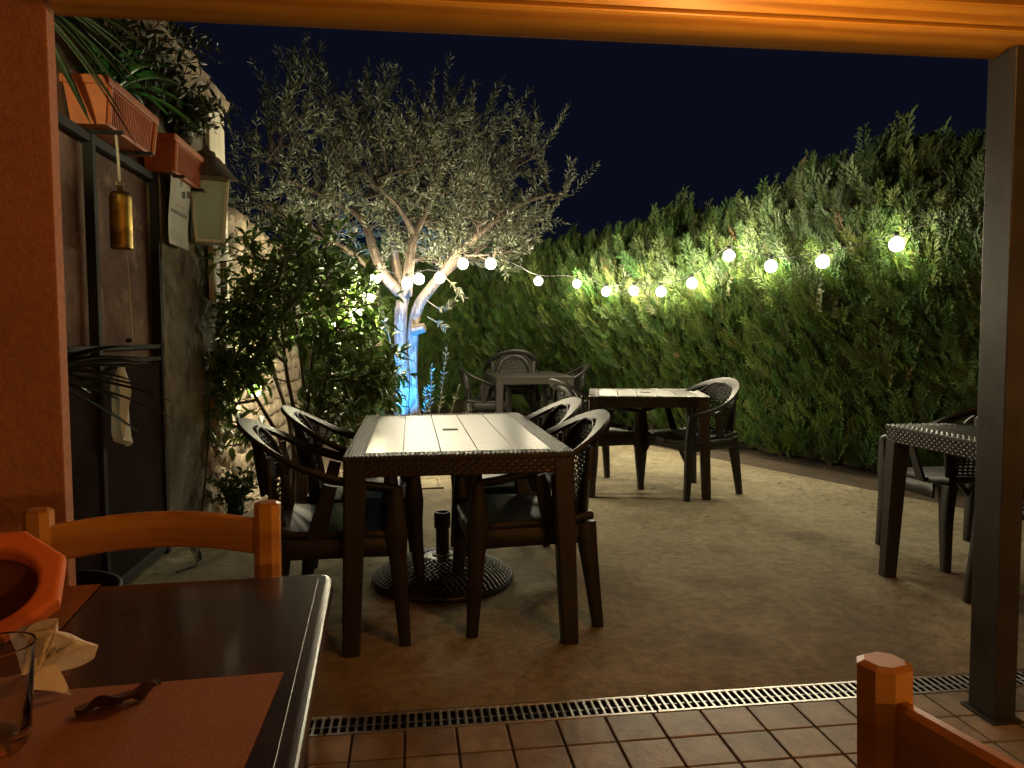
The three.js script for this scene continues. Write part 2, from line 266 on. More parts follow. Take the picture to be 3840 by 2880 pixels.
// ---------- left boundary: rendered wall, gate, rubble wall ----------
const WX = -1.3;
{
  const w = thing('garden_wall', 'old stained render wall on the left with hanging flower boxes', 'wall');
  mesh('recess_panel', box(0.3, 2.86, 2.25, WX - 0.21, 1.31, -3.18), M.brownPlaster, w);
  const pg = new THREE.BoxGeometry(0.34, 2.8, 1.34, 3, 24, 14); const p = pg.attributes.position, r = rng(3);
  for (let i = 0; i < p.count; i++) if (p.getX(i) > 0.1) p.setX(i, p.getX(i) + (fbm(p.getZ(i) / 4 + 0.5, p.getY(i) / 4 + 0.5, 16, 3, 301) - 0.5) * 0.05);
  pg.computeVertexNormals(); mesh('pillar', pg.translate(WX - 0.17, 1.34, -4.97), M.plaster, w);
  const cop = []; for (let k = 0; k < 14; k++) { const g = new THREE.BoxGeometry(0.5, 0.07, 0.3, 3, 1, 2); const q = g.attributes.position; for (let i = 0; i < q.count; i++) q.setXYZ(i, q.getX(i) + (r() - 0.5) * 0.03, q.getY(i) + (r() - 0.5) * 0.025, q.getZ(i) + (r() - 0.5) * 0.03); g.computeVertexNormals(); cop.push(g.translate(WX - 0.2, 2.775 + 0.012 * r(), -2.2 - k * 0.262)); }
  for (const c of cop) mesh('coping_stone', c, M.stones[k3(cop.indexOf(c))], w);
}
function k3(i) { return (i * 5 + 1) % 4; }
{ // rubble wall
  const w = thing('stone_wall', 'low rubble stone wall lit behind the leafy bush', 'wall'), r = rng(77);
  mesh('mortar_core', box(0.3, 2.02, 3.6, WX - 0.17, 0.95, -7.45), M.mortar, w);
  const gs = []; for (let k = 0; k < 10; k++) {
    const g = mergeVertices(new THREE.BoxGeometry(1, 1, 1, 3, 3, 3).deleteAttribute('uv').deleteAttribute('normal')), p = g.attributes.position, v = V(0, 0, 0), a = rng(500 + k);
    for (let i = 0; i < p.count; i++) { v.fromBufferAttribute(p, i); const l = v.length(); v.multiplyScalar(lerp(1, 0.62 / l, 0.55) * (0.88 + 0.24 * a())); p.setXYZ(i, v.x, v.y, v.z); }
    g.computeVertexNormals(); gs.push(norm(g));
  }
  for (let y = 0.02, row = 0; y < 2.0; row++) {
    const h = 0.105 + 0.05 * r();
    for (let z = -5.66 - 0.12 * r(); z > -9.1;) {
      const l = 0.13 + 0.17 * r(), m = raw('stone', gs[Math.floor(r() * 10)], M.stones[Math.floor(r() * 4)], w);
      m.position.set(WX - 0.035 + (r() - 0.5) * 0.03, y + h / 2 + (r() - 0.5) * 0.02, z - l / 2); m.scale.set(0.15, h * 1.02, l * 0.99); m.rotation.set((r() - 0.5) * 0.3, (r() - 0.5) * 0.2, 0); z -= l;
    }
    y += h;
  }
  for (let z = -5.7; z > -9.1; z -= 0.24) { const m = raw('cap_stone', gs[Math.floor(r() * 10)], M.stones[Math.floor(r() * 4)], w); m.position.set(WX - 0.14, 2.0 + 0.03 * r(), z); m.scale.set(0.38, 0.13 + 0.06 * r(), 0.27); m.rotation.set((r() - 0.5) * 0.3, r(), 0); }
}
{ // broken stone pile on the pillar's far end and the peeled foot of it
  const r = rng(91);
  const o = thing('wall_rubble', 'rough stones bonded at the foot of the rendered pillar', 'stone', [0, 0, 0]);
  for (let i = 0; i < 40; i++) { const g = new THREE.IcosahedronGeometry(0.06 + 0.05 * r(), 1), p = g.attributes.position, a = rng(900 + i), f = {}; for (let k = 0; k < p.count; k++) { const key = p.getX(k).toFixed(3) + p.getY(k).toFixed(3) + p.getZ(k).toFixed(3), s = f[key] ??= 0.75 + 0.5 * a(); p.setXYZ(k, p.getX(k) * s * 0.7, p.getY(k) * s, p.getZ(k) * s * 1.2); } g.computeVertexNormals(); const m = mesh('stone', g, M.stones[i % 4], o); m.position.set(WX - 0.0 - 0.02 * r(), 0.03 + r() * r() * 1.0, -4.95 - 0.68 * Math.sqrt(r())); }
}
{
  const g = thing('iron_gate', 'dark iron gate with maroon lower panels in the left wall', 'gate', [WX - 0.02, 0, 0]);
  for (const z of [-2.64, -3.47, -4.3]) mesh('post', box(0.04, 2.02, z < -4 ? 0.05 : 0.04, 0, 1.01, z, 0.004), M.iron, g);
  for (const [z0, z1] of [[-2.66, -3.45], [-3.49, -4.275]]) {
    const c = (z0 + z1) / 2, l = z0 - z1;
    mesh('rail', box(0.03, 0.022, l, 0, 1.112, c, 0.004), M.iron, g); mesh('rail', box(0.03, 0.022, l, 0, 1.05, c, 0.004), M.iron, g); mesh('rail', box(0.03, 0.04, l, 0, 1.99, c, 0.004), M.iron, g);
    mesh('lower_panel', box(0.006, 0.95, l, 0, 0.555, c), M.maroon, g); mesh('rail', box(0.03, 0.05, l, 0, 0.045, c, 0.004), M.iron, g);
  }
  mesh('handle', tube(curve([[0.02, 1.03, -3.55], [0.07, 1.03, -3.56], [0.075, 1.03, -3.64], [0.02, 1.03, -3.66]], 14), 0.008), M.iron, g);
}

// hanging things on the left
{
  const b = thing('brass_chime', 'brass cylinder chime hanging in front of the gate', 'chime', [-1.2, 1.53, -3.46]);
  mesh('shell', lathe([[0.04, 0], [0.044, 0.004], [0.044, 0.215], [0.036, 0.235], [0.012, 0.242], [0.012, 0.262], [0.0, 0.264]], 32), M.brass, b);
  mesh('loop', new THREE.TorusGeometry(0.014, 0.003, 8, 20).translate(0, 0.272, 0), M.brass, b);
  mesh('cord', tube(curve([[0, 0.28, 0], [-0.004, 0.40, 0], [-0.012, 0.52, 0]], 10), 0.006, 6), M.string, b);
  mesh('clapper_string', tube(curve([[0.015, 0.0, 0], [0.022, -0.08, 0], [0.026, -0.24, 0.0], [0.03, -0.38, 0]], 14), 0.0022, 5), M.string, b);
  mesh('clapper', new THREE.SphereGeometry(0.012, 10, 8).scale(1.3, 0.8, 1).translate(0.015, -0.385, 0), M.dark, b);
}
{
  const n = 26, m = 20, pos = [], idx = [];
  for (let j = 0; j <= n; j++) for (let i = 0; i <= m; i++) {
    const t = j / n, s = i / m * 2 - 1, w = lerp(0.012, 0.056, sm(0, 0.28, t)) * (1 + 0.14 * Math.sin(t * 9)), y = -t * 0.345 - (s < -0.1 ? 0 : 0) + (t > 0.85 ? 0.05 * sm(0.85, 1, t) * (s > 0 ? s : 0) + 0.06 * sm(0.85, 1, t) * (s < -0.3 ? -s - 0.3 : 0) : 0);
    pos.push(0.02 * Math.sin(s * 4.2 + t * 3) * sm(0, 0.2, t) + 0.012 * Math.cos(s * 9 + t * 5), y, -s * w + 0.012 * Math.sin(t * 6));
  }
  for (let j = 0; j < n; j++) for (let i = 0; i < m; i++) { const a = j * (m + 1) + i; idx.push(a, a + 1, a + m + 2, a, a + m + 2, a + m + 1); }
  const g = new THREE.BufferGeometry(); g.setAttribute('position', new THREE.Float32BufferAttribute(pos, 3)); g.setIndex(idx); g.computeVertexNormals();
  const o = mesh('rag', g.rotateY(0.75), M.cloth); o.name = 'rag'; o.position.set(-1.24, 1.03, -3.52); tag(o, 'limp pale cloth hanging from the gate handle', 'cloth');
}
function planter(z, label, len) {
  const o = thing('flower_box', label, 'flower box', [WX + 0.03, 2.015, z], 0, 'terracotta flower boxes on the wall');
  const shell = (w, l, y, i) => [w, l, y, i];
  const mk = (w0, w1, l0, l1, y0, y1) => { const g = new THREE.BoxGeometry(1, 1, 1), p = g.attributes.position; for (let i = 0; i < p.count; i++) { const u = p.getY(i) > 0; p.setXYZ(i, p.getX(i) * (u ? w1 : w0), u ? y1 : y0, p.getZ(i) * (u ? l1 : l0)); } g.computeVertexNormals(); return g; };
  mesh('trough', mk(0.13, 0.165, len - 0.06, len - 0.03, 0, 0.155), M.terracotta, o);
  const rim = []; for (const s of [-1, 1]) rim.push(box(0.014, 0.035, len, s * 0.088, 0.17, 0, 0.005), box(0.162, 0.035, 0.014, 0, 0.17, s * (len / 2 - 0.007), 0.005));
  mesh('rim', rim, M.terracotta, o);
  for (const s of [-1, 1]) mesh('corner_rib', bar([0.075, 0.004, s * (len / 2 - 0.045)], [0.09, 0.152, s * (len / 2 - 0.03)], 0.014, 0.022, 0.014, 0.022), M.terracotta, o);
  const rb = []; for (let k = 0; k < 26; k++) { const zz = (k / 25 - 0.5) * (len - 0.16); rb.push(bar([0.0665, 0.012, zz], [0.0825, 0.148, zz * 1.03], 0.006, 0.005, 0.006, 0.005, V(1, 0, 0), 0.001)); }
  mesh('front_ribbing', rb, M.terracotta, o);
  mesh('potting_soil', box(0.155, 0.02, len - 0.05, 0, 0.15, 0), M.soil, o);
  for (const q of [-0.3, 0.3]) mesh('bracket', box(0.2, 0.012, 0.025, 0, -0.008, len * q), M.iron, o);
}
planter(-3.62, 'near terracotta flower box with its end lit orange', 0.62);
planter(-4.5, 'far terracotta flower box above the paper notice', 0.62);
{
  const c = document.createElement('canvas'); c.width = 256; c.height = 512; const x = c.getContext('2d');
  x.fillStyle = '#b9b7ab'; x.fillRect(0, 0, 256, 512); x.filter = 'none';
  x.fillStyle = '#56544d'; x.save(); x.translate(120, 140); x.rotate(-0.3); x.fillRect(10, 40, 46, 40); x.fillRect(76, 40, 46, 40); x.fillStyle = '#8b8980'; x.beginPath(); x.ellipse(20, -20, 22, 40, 0.3, 0, 7); x.fill(); x.beginPath(); x.ellipse(92, -30, 20, 36, -0.4, 0, 7); x.fill(); x.restore();
  x.fillStyle = '#b49a8f'; x.fillRect(70, 262, 120, 10); x.fillStyle = '#7c7d73'; x.fillRect(20, 300, 216, 22); x.fillStyle = '#a2a397'; for (let k = 0; k < 7; k++) x.fillRect(26, 345 + k * 20, 190 - (k * 37) % 60, 5);
  const t = new THREE.CanvasTexture(c); t.colorSpace = THREE.SRGBColorSpace;
  const g = new THREE.PlaneGeometry(0.36, 0.46, 6, 10), p = g.attributes.position; for (let i = 0; i < p.count; i++) p.setZ(i, 0.012 * Math.sin(p.getY(i) * 9) + 0.02 * (p.getY(i) < -0.1 ? (-0.1 - p.getY(i)) : 0)); g.computeVertexNormals();
  const o = raw('paper_notice', g.rotateY(Math.PI / 2), std({ map: t, roughness: 0.85 })); o.position.set(WX + 0.06, 1.885, -4.46); o.rotation.x = 0.0; tag(o, 'faded printed paper notice on the wall under the flower box', 'notice');
}
{ // old lantern hung on the pillar, with the white board frame behind it
  const o = thing('wall_lantern', 'unlit wall lantern with frosted green glass and brown roof', 'lantern', [-1.19, 1.73, -4.85], 0.35);
  const n = 4, ro = (r, y, k) => [Math.cos((k + 0.5) * Math.PI / 2) * r, y, Math.sin((k + 0.5) * Math.PI / 2) * r];
  for (let k = 0; k < n; k++) {
    const a = ro(0.105, 0.0, k), b = ro(0.105, 0.0, k + 1), c = ro(0.15, 0.36, k + 1), d = ro(0.15, 0.36, k);
    const g = new THREE.BufferGeometry(); g.setAttribute('position', new THREE.Float32BufferAttribute([...a, ...b, ...c, ...a, ...c, ...d], 3)); g.computeVertexNormals(); mesh('glass_pane', g, M.lampGlass, o);
    mesh('corner_bar', bar(a, d, 0.016, 0.016, 0.016, 0.016, V(1, 0, 0.3), 0.002), M.whiteWood, o); mesh('bottom_bar', bar(a, b, 0.016, 0.014, 0.016, 0.014, V(0, 1, 0), 0.002), M.whiteWood, o); mesh('top_bar', bar(d, c, 0.03, 0.022, 0.03, 0.022, V(0, 1, 0), 0.003), M.lampRoof, o);
  }
  mesh('base', box(0.15, 0.012, 0.15, 0, -0.004, 0), M.whiteWood, o);
  mesh('roof', new THREE.CylinderGeometry(0.07, 0.185, 0.13, 4, 1).rotateY(Math.PI / 4 * 0).translate(0, 0.44, 0), M.lampRoof, o).rotation.y = Math.PI / 4 + Math.PI / 4;
  mesh('finial', lathe([[0.06, 0.50], [0.05, 0.53], [0.02, 0.545], [0.015, 0.57], [0.0, 0.58]], 20), M.lampRoof, o);
  mesh('arm', bar([0, 0.47, 0], [-0.2, 0.47, -0.08], 0.02, 0.02), M.lampRoof, o);
}
{
  const o = thing('board_frame', 'white painted board frame standing at the end of the rendered wall', 'frame', [WX + 0.03, 1.55, -5.42]);
  for (let k = 0; k < 3; k++) mesh('plank', box(0.03, 0.34 - 0.09 * (k === 2 ? 0 : 0), 0.135, 0, 0.92 + 0.03 * k, 0.14 - k * 0.138, 0.003), M.whiteWood, o);
  mesh('upright', box(0.035, 0.9, 0.07, 0.002, 0.30, -0.18, 0.003), M.whiteWood, o); mesh('upright', box(0.035, 0.9, 0.05, 0.002, 0.30, 0.18, 0.003), M.whiteWood, o);
  mesh('back_board', box(0.012, 0.9, 0.3, -0.02, 0.30, 0), M.lampRoof, o); mesh('shelf_bar', box(0.04, 0.03, 0.2, 0.03, 0.55, 0.04, 0.004), M.whiteWood, o);
  mesh('cross_bar', box(0.05, 0.05, 0.46, 0.01, 0.16, -0.03, 0.004), M.whiteWood, o); mesh('lower_upright', box(0.04, 0.5, 0.08, 0.0, -0.36, -0.12, 0.003), M.whiteWood, o);
}
{ // cable hanging down the wall
  const o = mesh('wall_cable', tube(curve([[-1.1, 1.36, -5.2], [-1.24, 1.0, -5.02], [-1.24, 0.62, -4.95], [-1.25, 0.3, -4.86], [-1.22, 0.06, -4.6], [-1.13, 0.008, -4.25], [-1.08, 0.008, -4.05], [-1.15, 0.008, -3.9]], 60), 0.006, 6), M.cable);
  tag(o, 'black cable hanging down the wall onto the floor', 'cable');
}

// ---------- plants ----------
class Leaves {
  constructor() { this.p = []; this.c = []; this.n = 0; }
  add(b, dir, side, len, wid, col, bend = 0.12, fold = 0.18) {
    const d = dir, s = side, nrm = V(0, 0, 0).crossVectors(d, s).normalize();
    const at = (l, w, h) => [b.x + d.x * l + s.x * w + nrm.x * h, b.y + d.y * l + s.y * w + nrm.y * h, b.z + d.z * l + s.z * w + nrm.z * h];
    const B = at(0, 0, 0), L1 = at(len * 0.3, wid * 0.46, fold * wid), R1 = at(len * 0.3, -wid * 0.46, fold * wid), M1 = at(len * 0.32, 0, 0), L2 = at(len * 0.68, wid * 0.4, fold * wid - bend * len * 0.35), R2 = at(len * 0.68, -wid * 0.4, fold * wid - bend * len * 0.35), M2 = at(len * 0.7, 0, -bend * len * 0.4), Tp = at(len, 0, -bend * len);
    for (const t of [[B, L1, M1], [B, M1, R1], [L1, L2, M2], [L1, M2, M1], [M1, M2, R2], [M1, R2, R1], [L2, Tp, M2], [M2, Tp, R2]]) for (const q of t) { this.p.push(...q); this.c.push(...col); }
  }
  build() { const g = new THREE.BufferGeometry(); g.setAttribute('position', new THREE.Float32BufferAttribute(this.p, 3)); g.setAttribute('color', new THREE.Float32BufferAttribute(this.c, 3)); g.computeVertexNormals(); return g; }
}
const leafMat = (rough, tr) => phys({ color: lin(1, 1, 1), vertexColors: true, roughness: rough, transmission: tr, thickness: 0, ior: 1.4 });
function rdir(r) { const z = r() * 2 - 1, a = r() * 6.2832, q = Math.sqrt(1 - z * z); return V(q * Math.cos(a), z, q * Math.sin(a)); }
function perp(d, r) { const s = rdir(r); return s.addScaledVector(d, -s.dot(d)).normalize(); }
function grow(roots, targets, step, r, lift) {                               // joins every target to the nearest part of the skeleton
  const nodes = []; for (const chain of roots) { let parent = chain.parent ?? -1; for (const p of chain.pts) { nodes.push({ p: p.clone(), parent, w: 0, fixed: true }); parent = nodes.length - 1; } }
  targets.map((t) => ({ t, d: Math.min(...nodes.map((n) => n.p.distanceTo(t))) })).sort((a, b) => a.d - b.d).forEach(({ t }) => {
    let best = 0, bd = 1e9; nodes.forEach((n, i) => { const d = n.p.distanceTo(t) + (t.y < n.p.y ? 0.5 * (n.p.y - t.y) : 0); if (d < bd && !n.tip) { bd = d; best = i; } });
    const a = nodes[best].p, k = Math.max(1, Math.round(a.distanceTo(t) / step)); let parent = best;
    for (let i = 1; i <= k; i++) { const q = a.clone().lerp(t, i / k); if (i < k) q.add(V((r() - 0.5) * step * 0.3, (r() - 0.5) * step * 0.25 - lift * Math.sin(i / k * Math.PI) * a.distanceTo(t), (r() - 0.5) * step * 0.3)); nodes.push({ p: q, parent, w: 0 }); parent = nodes.length - 1; }
    nodes[parent].tip = true; for (let n = parent; n >= 0; n = nodes[n].parent) nodes[n].w++;
  });
  return nodes;
}
function woodOf(nodes, rad, sides = 5) {
  const g = [];
  nodes.forEach((n) => { if (n.parent < 0 || n.fixed) return; const a = nodes[n.parent]; g.push(sweep([a.p, n.p], (t) => ring(sides, t < 0.5 ? rad(Math.max(n.w, Math.min(a.w, n.w * 1.6)), a) : rad(n.w, n)), V(0.31, 0.17, 0.93), 0)); });
  return g;
}
{ // ---- olive tree
  const TZ = -7.3, o = thing('olive_tree', 'olive tree with silvery crown and blue lit trunk', 'tree', [0, 0, 0]), r = rng(2024);
  const P = (x, y, dz = 0) => V(x, y, TZ + dz);
  const tA = curve([P(-0.10, -0.05, 0.04), P(-0.105, 0.25, 0.03), P(-0.075, 0.7), P(-0.085, 1.1, -0.02), P(-0.075, 1.4), P(-0.05, 1.58, 0.0)], 40);
  const tB = curve([P(0.06, -0.05, 0), P(0.045, 0.3, -0.02), P(0.01, 0.8, -0.06), P(0.03, 1.15, -0.08), P(0.07, 1.42, -0.07), P(0.2, 1.62, -0.03), P(0.36, 1.82, 0.0), P(0.5, 2.02, 0.02)], 50);
  const wob = (pts, r0, r1, s) => { const a = rng(s), ph = [a() * 6, a() * 6, a() * 6]; return sweep(pts, (t) => ring(18, 1).map(([x, y], j) => { const an = j / 18 * 6.283, k = lerp(r0, r1, Math.pow(t, 0.7)) * (1 + 0.12 * Math.sin(an * 3 + ph[0] + t * 5) + 0.08 * Math.sin(an * 5 + ph[1] - t * 9) + 0.10 * Math.sin(t * 17 + ph[2]) * Math.sin(an + t * 7)) * (1 + 0.5 * Math.exp(-t * 14)); return [x * k, y * k]; }), V(0.31, 0.17, 0.93), 0); };
  mesh('trunk', wob(tA, 0.064, 0.054, 1), M.bark, o).userData.label = 'left trunk lit blue by a ground spotlight';
  mesh('trunk', wob(tB, 0.058, 0.045, 2), M.bark, o);
  mesh('branch_stub', [sweep(curve([P(0.02, 1.22, -0.02), P(0.10, 1.24, 0.0), P(0.14, 1.25, 0.01)], 8), (t) => ring(10, lerp(0.05, 0.042, t)), V(0, 1, 0), 0.8)], M.bark, o);
  const limbs = [
    { pts: curve([P(-0.06, 1.55), P(-0.22, 1.72, 0.02), P(-0.33, 1.98, 0.05), P(-0.42, 2.25, 0.0), P(-0.75, 2.45, -0.05), P(-1.1, 2.6)], 12), r0: 0.055, r1: 0.018 },
    { pts: curve([P(-0.05, 1.55), P(-0.12, 1.8, -0.1), P(-0.16, 2.1, -0.12), P(-0.25, 2.5, -0.2), P(-0.3, 3.0, -0.2)], 11), r0: 0.055, r1: 0.016 },
    { pts: curve([P(-0.03, 1.55, 0.02), P(0.0, 1.8, 0.1), P(0.05, 2.1, 0.13), P(0.18, 2.35, 0.1), P(0.24, 2.7, 0.05), P(0.2, 3.1)], 12), r0: 0.055, r1: 0.014 },
    { pts: curve([P(0.05, 2.1, 0.13), P(-0.08, 2.3, 0.3), P(-0.25, 2.45, 0.5)], 7), r0: 0.03, r1: 0.012 },
    { pts: curve([P(0.36, 1.82), P(0.45, 2.05, -0.1), P(0.47, 2.4, -0.15), P(0.55, 2.8, -0.1), P(0.6, 3.05)], 10), r0: 0.05, r1: 0.014 },
    { pts: curve([P(0.45, 1.95), P(0.75, 2.2, 0.1), P(1.05, 2.4, 0.15), P(1.35, 2.5, 0.1)], 9), r0: 0.045, r1: 0.014 },
    { pts: curve([P(0.2, 1.62, 0), P(0.45, 1.85, -0.2), P(0.75, 2.05, -0.35)], 7), r0: 0.03, r1: 0.012 },
    { pts: curve([P(-0.22, 1.72), P(-0.6, 1.98, 0.1), P(-1.0, 2.2, 0.1), P(-1.3, 2.35, 0.05)], 8), r0: 0.035, r1: 0.012 },
  ];
  mesh('limb', limbs.map((l) => sweep(l.pts, (t) => ring(10, lerp(l.r0, l.r1, t)), V(0.31, 0.17, 0.93), 0)), M.bark, o);
  const lumps = [[-0.95, 2.62, 0, 0.72, 0.62, 0.75], [-0.62, 3.0, 0, 0.7, 0.6, 0.8], [-0.1, 2.75, 0, 0.65, 0.62, 0.8], [0.35, 2.75, 0, 0.6, 0.58, 0.8], [0.85, 2.6, 0, 0.72, 0.60, 0.75], [0.8, 2.2, -0.1, 0.55, 0.26, 0.6], [-0.75, 2.3, -0.1, 0.75, 0.32, 0.7], [0.1, 2.3, -0.3, 0.5, 0.25, 0.5]];
  const targets = []; while (targets.length < 720) { const L = lumps[Math.floor(r() * lumps.length)], d = rdir(r), k = Math.pow(r(), 0.36); targets.push(V(L[0] + d.x * L[3] * k, L[1] + d.y * L[4] * k, TZ + L[2] + d.z * L[5] * k)); }
  for (let i = 0; i < 60; i++) targets.push(P(-0.45 + 1.5 * r(), 1.82 + 0.3 * r(), (r() - 0.5) * 0.7));
  const nodes = grow(limbs.map((l) => ({ pts: l.pts })), targets, 0.14, r, 0.05);
  mesh('branches', woodOf(nodes, (w) => 0.0022 + 0.0032 * Math.pow(w, 0.5), 4), M.bark, o);
  const lf = new Leaves();
  const leafCol = () => { const k = r(); return k < 0.55 ? mul([0.058, 0.07, 0.032], 0.7 + 0.7 * r()) : mul([0.125, 0.138, 0.10], 0.65 + 0.6 * r()); };
  nodes.forEach((n) => {
    if (!n.tip && !(n.w > 0 && n.w < 4 && !n.fixed)) return;
    const a = nodes[n.parent].p, ax = n.p.clone().sub(a).normalize();
    if (n.tip) ax.y += 0.35 + 0.5 * r(), ax.normalize();
    const L = n.tip ? 0.24 + 0.16 * r() : a.distanceTo(n.p), k = n.tip ? 15 : 5, s0 = n.tip ? n.p : a;
    for (let i = 0; i < k; i++) {
      const t = (i + r() * 0.5) / k, b = s0.clone().addScaledVector(ax, t * L), side = perp(ax, r);
      for (const sg of [-1, 1]) { const d = ax.clone().multiplyScalar(0.75).addScaledVector(side, sg * (0.75 + 0.3 * r())).add(V(0, 0.1, 0)).normalize(); lf.add(b, d, perp(d, r), 0.046 + 0.03 * r(), 0.0105 + 0.0045 * r(), leafCol(), 0.1); }
    }
    if (n.tip) lf.add(s0.clone().addScaledVector(ax, L), ax, perp(ax, r), 0.06, 0.012, leafCol());
  });
  stuff(raw('foliage', lf.build(), leafMat(0.55, 0), o));
  // suckers from the foot and side shoots
  const sk = new Leaves(), st = [];
  for (const [x, z, h, lx] of [[0.16, 0.12, 0.92, 0.04], [0.24, 0.1, 1.08, 0.1], [0.3, 0.05, 0.72, 0.16], [0.12, 0.16, 0.7, 0.02], [0.27, 0.14, 0.5, 0.28]]) {
    const c = curve([P(x - 0.05, 0, z), P(x + lx * 0.3, h * 0.5, z + 0.02), P(x + lx, h, z)], 24); st.push(tube(c, (t) => 0.006 - 0.004 * t, 5));
    for (let i = 4; i < 24; i++) { const ax = c[i].clone().sub(c[i - 1]).normalize(), s = perp(ax, r); for (const q of [-1, 1]) { const d = ax.clone().multiplyScalar(0.8).addScaledVector(s, q).normalize(); sk.add(c[i], d, perp(d, r), 0.05, 0.013, leafCol()); } }
  }
  for (const pts of [[P(-0.12, 0.9, 0.09), P(-0.2, 1.2, 0.16), P(-0.26, 1.45, 0.2), P(-0.3, 1.55, 0.2)], [P(0.16, 1.5, 0.03), P(0.3, 1.42, 0.1), P(0.42, 1.5, 0.12)], [P(0.16, 1.35, 0.03), P(0.28, 1.28, 0.08), P(0.33, 1.24, 0.1)], [P(0.3, 1.75, 0.05), P(0.42, 1.62, 0.12), P(0.5, 1.52, 0.14)]]) {
    const c = curve(pts, 20); st.push(tube(c, (t) => 0.005 - 0.003 * t, 5));
    for (let i = 7; i <= 20; i++) { const ax = c[i].clone().sub(c[i - 1]).normalize(), s = perp(ax, r); for (const q of [-1, 1]) { const d = ax.clone().multiplyScalar(0.7).addScaledVector(s, q).normalize(); sk.add(c[i], d, perp(d, r), 0.055, 0.014, leafCol()); } }
  }
  mesh('sucker_stems', st, M.bark, o); stuff(raw('sucker_leaves', sk.build(), leafMat(0.55, 0.22), o));
}
{ // ---- leafy bush
  const o = thing('laurel_bush', 'large leafy green bush with many stems beside the left wall', 'bush'), r = rng(555), BZ = -5.45, BX = -0.74;
  const roots = []; const fork = [[-0.45, 1.0], [-0.3, 1.25], [-0.15, 1.35], [-0.02, 1.4], [0.1, 1.35], [0.25, 1.2], [0.4, 1.0], [0.05, 1.1], [-0.2, 0.9]];
  const stems = fork.map(([dx, h], i) => curve([V(BX + dx * 0.15 + (r() - 0.5) * 0.12, -0.02, BZ + (r() - 0.5) * 0.2), V(BX + dx * 0.3 + (r() - 0.5) * 0.06, h * 0.35, BZ + (r() - 0.5) * 0.2), V(BX + dx * 0.65, h * 0.7, BZ + (r() - 0.5) * 0.3), V(BX + dx, h, BZ + (r() - 0.5) * 0.45)], 10));
  for (const s of stems) { mesh('stem', tube(s, (t) => 0.021 - 0.012 * t, 7), M.darkBark, o); roots.push({ pts: s.slice(4) }); }
  const lumps = [[-0.30, 1.45, 0, 0.42, 0.35, 0.5], [0.0, 1.62, 0, 0.40, 0.34, 0.5], [0.22, 1.35, 0, 0.34, 0.34, 0.5], [0.38, 0.98, 0, 0.28, 0.34, 0.42], [0.28, 0.70, 0.05, 0.32, 0.26, 0.4], [-0.42, 1.12, 0.1, 0.32, 0.36, 0.42], [-0.48, 0.92, 0.15, 0.26, 0.14, 0.3], [-0.12, 1.25, 0, 0.42, 0.3, 0.5]];
  const targets = []; while (targets.length < 470) { const L = lumps[Math.floor(r() * lumps.length)], d = rdir(r), k = Math.pow(r(), 0.4), p = V(BX + L[0] + d.x * L[3] * k, L[1] + d.y * L[4] * k, BZ + L[2] + d.z * L[5] * k); if (p.x > WX + 0.08 && p.x < 0.03 * p.z + 0.02) targets.push(p); }
  for (let i = 0; i < 26; i++) targets.push(V(BX - 0.42 + (r() - 0.5) * 0.3, 0.42 + 0.4 * r(), BZ + 0.15 + (r() - 0.5) * 0.4));
  const nodes = grow(roots, targets, 0.12, r, 0.02);
  mesh('branches', woodOf(nodes, (w) => 0.002 + 0.0026 * Math.pow(w, 0.5), 4), M.darkBark, o);
  const lf = new Leaves();
  nodes.forEach((n) => {
    if (!n.tip) return;
    const ax = n.p.clone().sub(nodes[n.parent].p).normalize(); ax.y += 0.5; ax.normalize(); const L = 0.10 + 0.07 * r(), k = 6;
    for (let i = 0; i < k; i++) { const b = n.p.clone().addScaledVector(ax, (i / k) * L), a = i * 2.4 + r(), e1 = perp(ax, r); const d = e1.multiplyScalar(0.95).addScaledVector(ax, 0.15 + 0.6 * i / k).normalize(); const hor = V(0, 1, 0).cross(d).normalize().addScaledVector(rdir(r), 0.35); hor.addScaledVector(d, -hor.dot(d)).normalize(); lf.add(b, d, hor, 0.092 + 0.05 * r(), 0.038 + 0.016 * r(), r() < 0.12 ? mul([0.19, 0.27, 0.055], 0.8 + 0.4 * r()) : mul([0.10, 0.17, 0.036], 0.7 + 0.6 * r()), 0.22, 0.16); }
    lf.add(n.p.clone().addScaledVector(ax, L), ax, perp(ax, r), 0.07, 0.024, [0.09, 0.14, 0.03]);
  });
  stuff(raw('foliage', lf.build(), leafMat(0.34, 0.45), o));
}
function smallPlant(name, label, [x, y, z], h, spread, count, leaf, col, seed, curl = 0.3) {
  const o = thing(name, label, 'plant', [x, y, z]), r = rng(seed), lf = new Leaves(), st = [];
  for (let i = 0; i < count; i++) {
    const a = r() * 6.283, hh = h * (0.5 + 0.5 * r()), sp = spread * (0.3 + 0.7 * r()), c = curve([V(0, 0, 0), V(Math.cos(a) * sp * 0.35, hh * 0.6, Math.sin(a) * sp * 0.35), V(Math.cos(a) * sp, hh * (1 - curl * r()), Math.sin(a) * sp)], 10);
    st.push(tube(c, 0.0025, 4));
    for (let k = 2; k <= 10; k++) { const ax = c[k].clone().sub(c[k - 1]).normalize(), s = perp(ax, r); for (const q of [-1, 1]) { const d = ax.clone().multiplyScalar(0.5).addScaledVector(s, q).normalize(); lf.add(c[k], d, perp(d, r), leaf[0] * (0.7 + 0.5 * r()), leaf[1], mul(col, 0.7 + 0.6 * r())); } }
  }
  mesh('stems', st, M.darkBark, o); stuff(raw('foliage', lf.build(), leafMat(0.5, 0.3), o)); return o;
}
smallPlant('fern', 'yellow green fern clump right of the olive trunk', [0.26, 0, -7.0], 0.42, 0.28, 26, [0.04, 0.012], [0.20, 0.24, 0.035], 71);
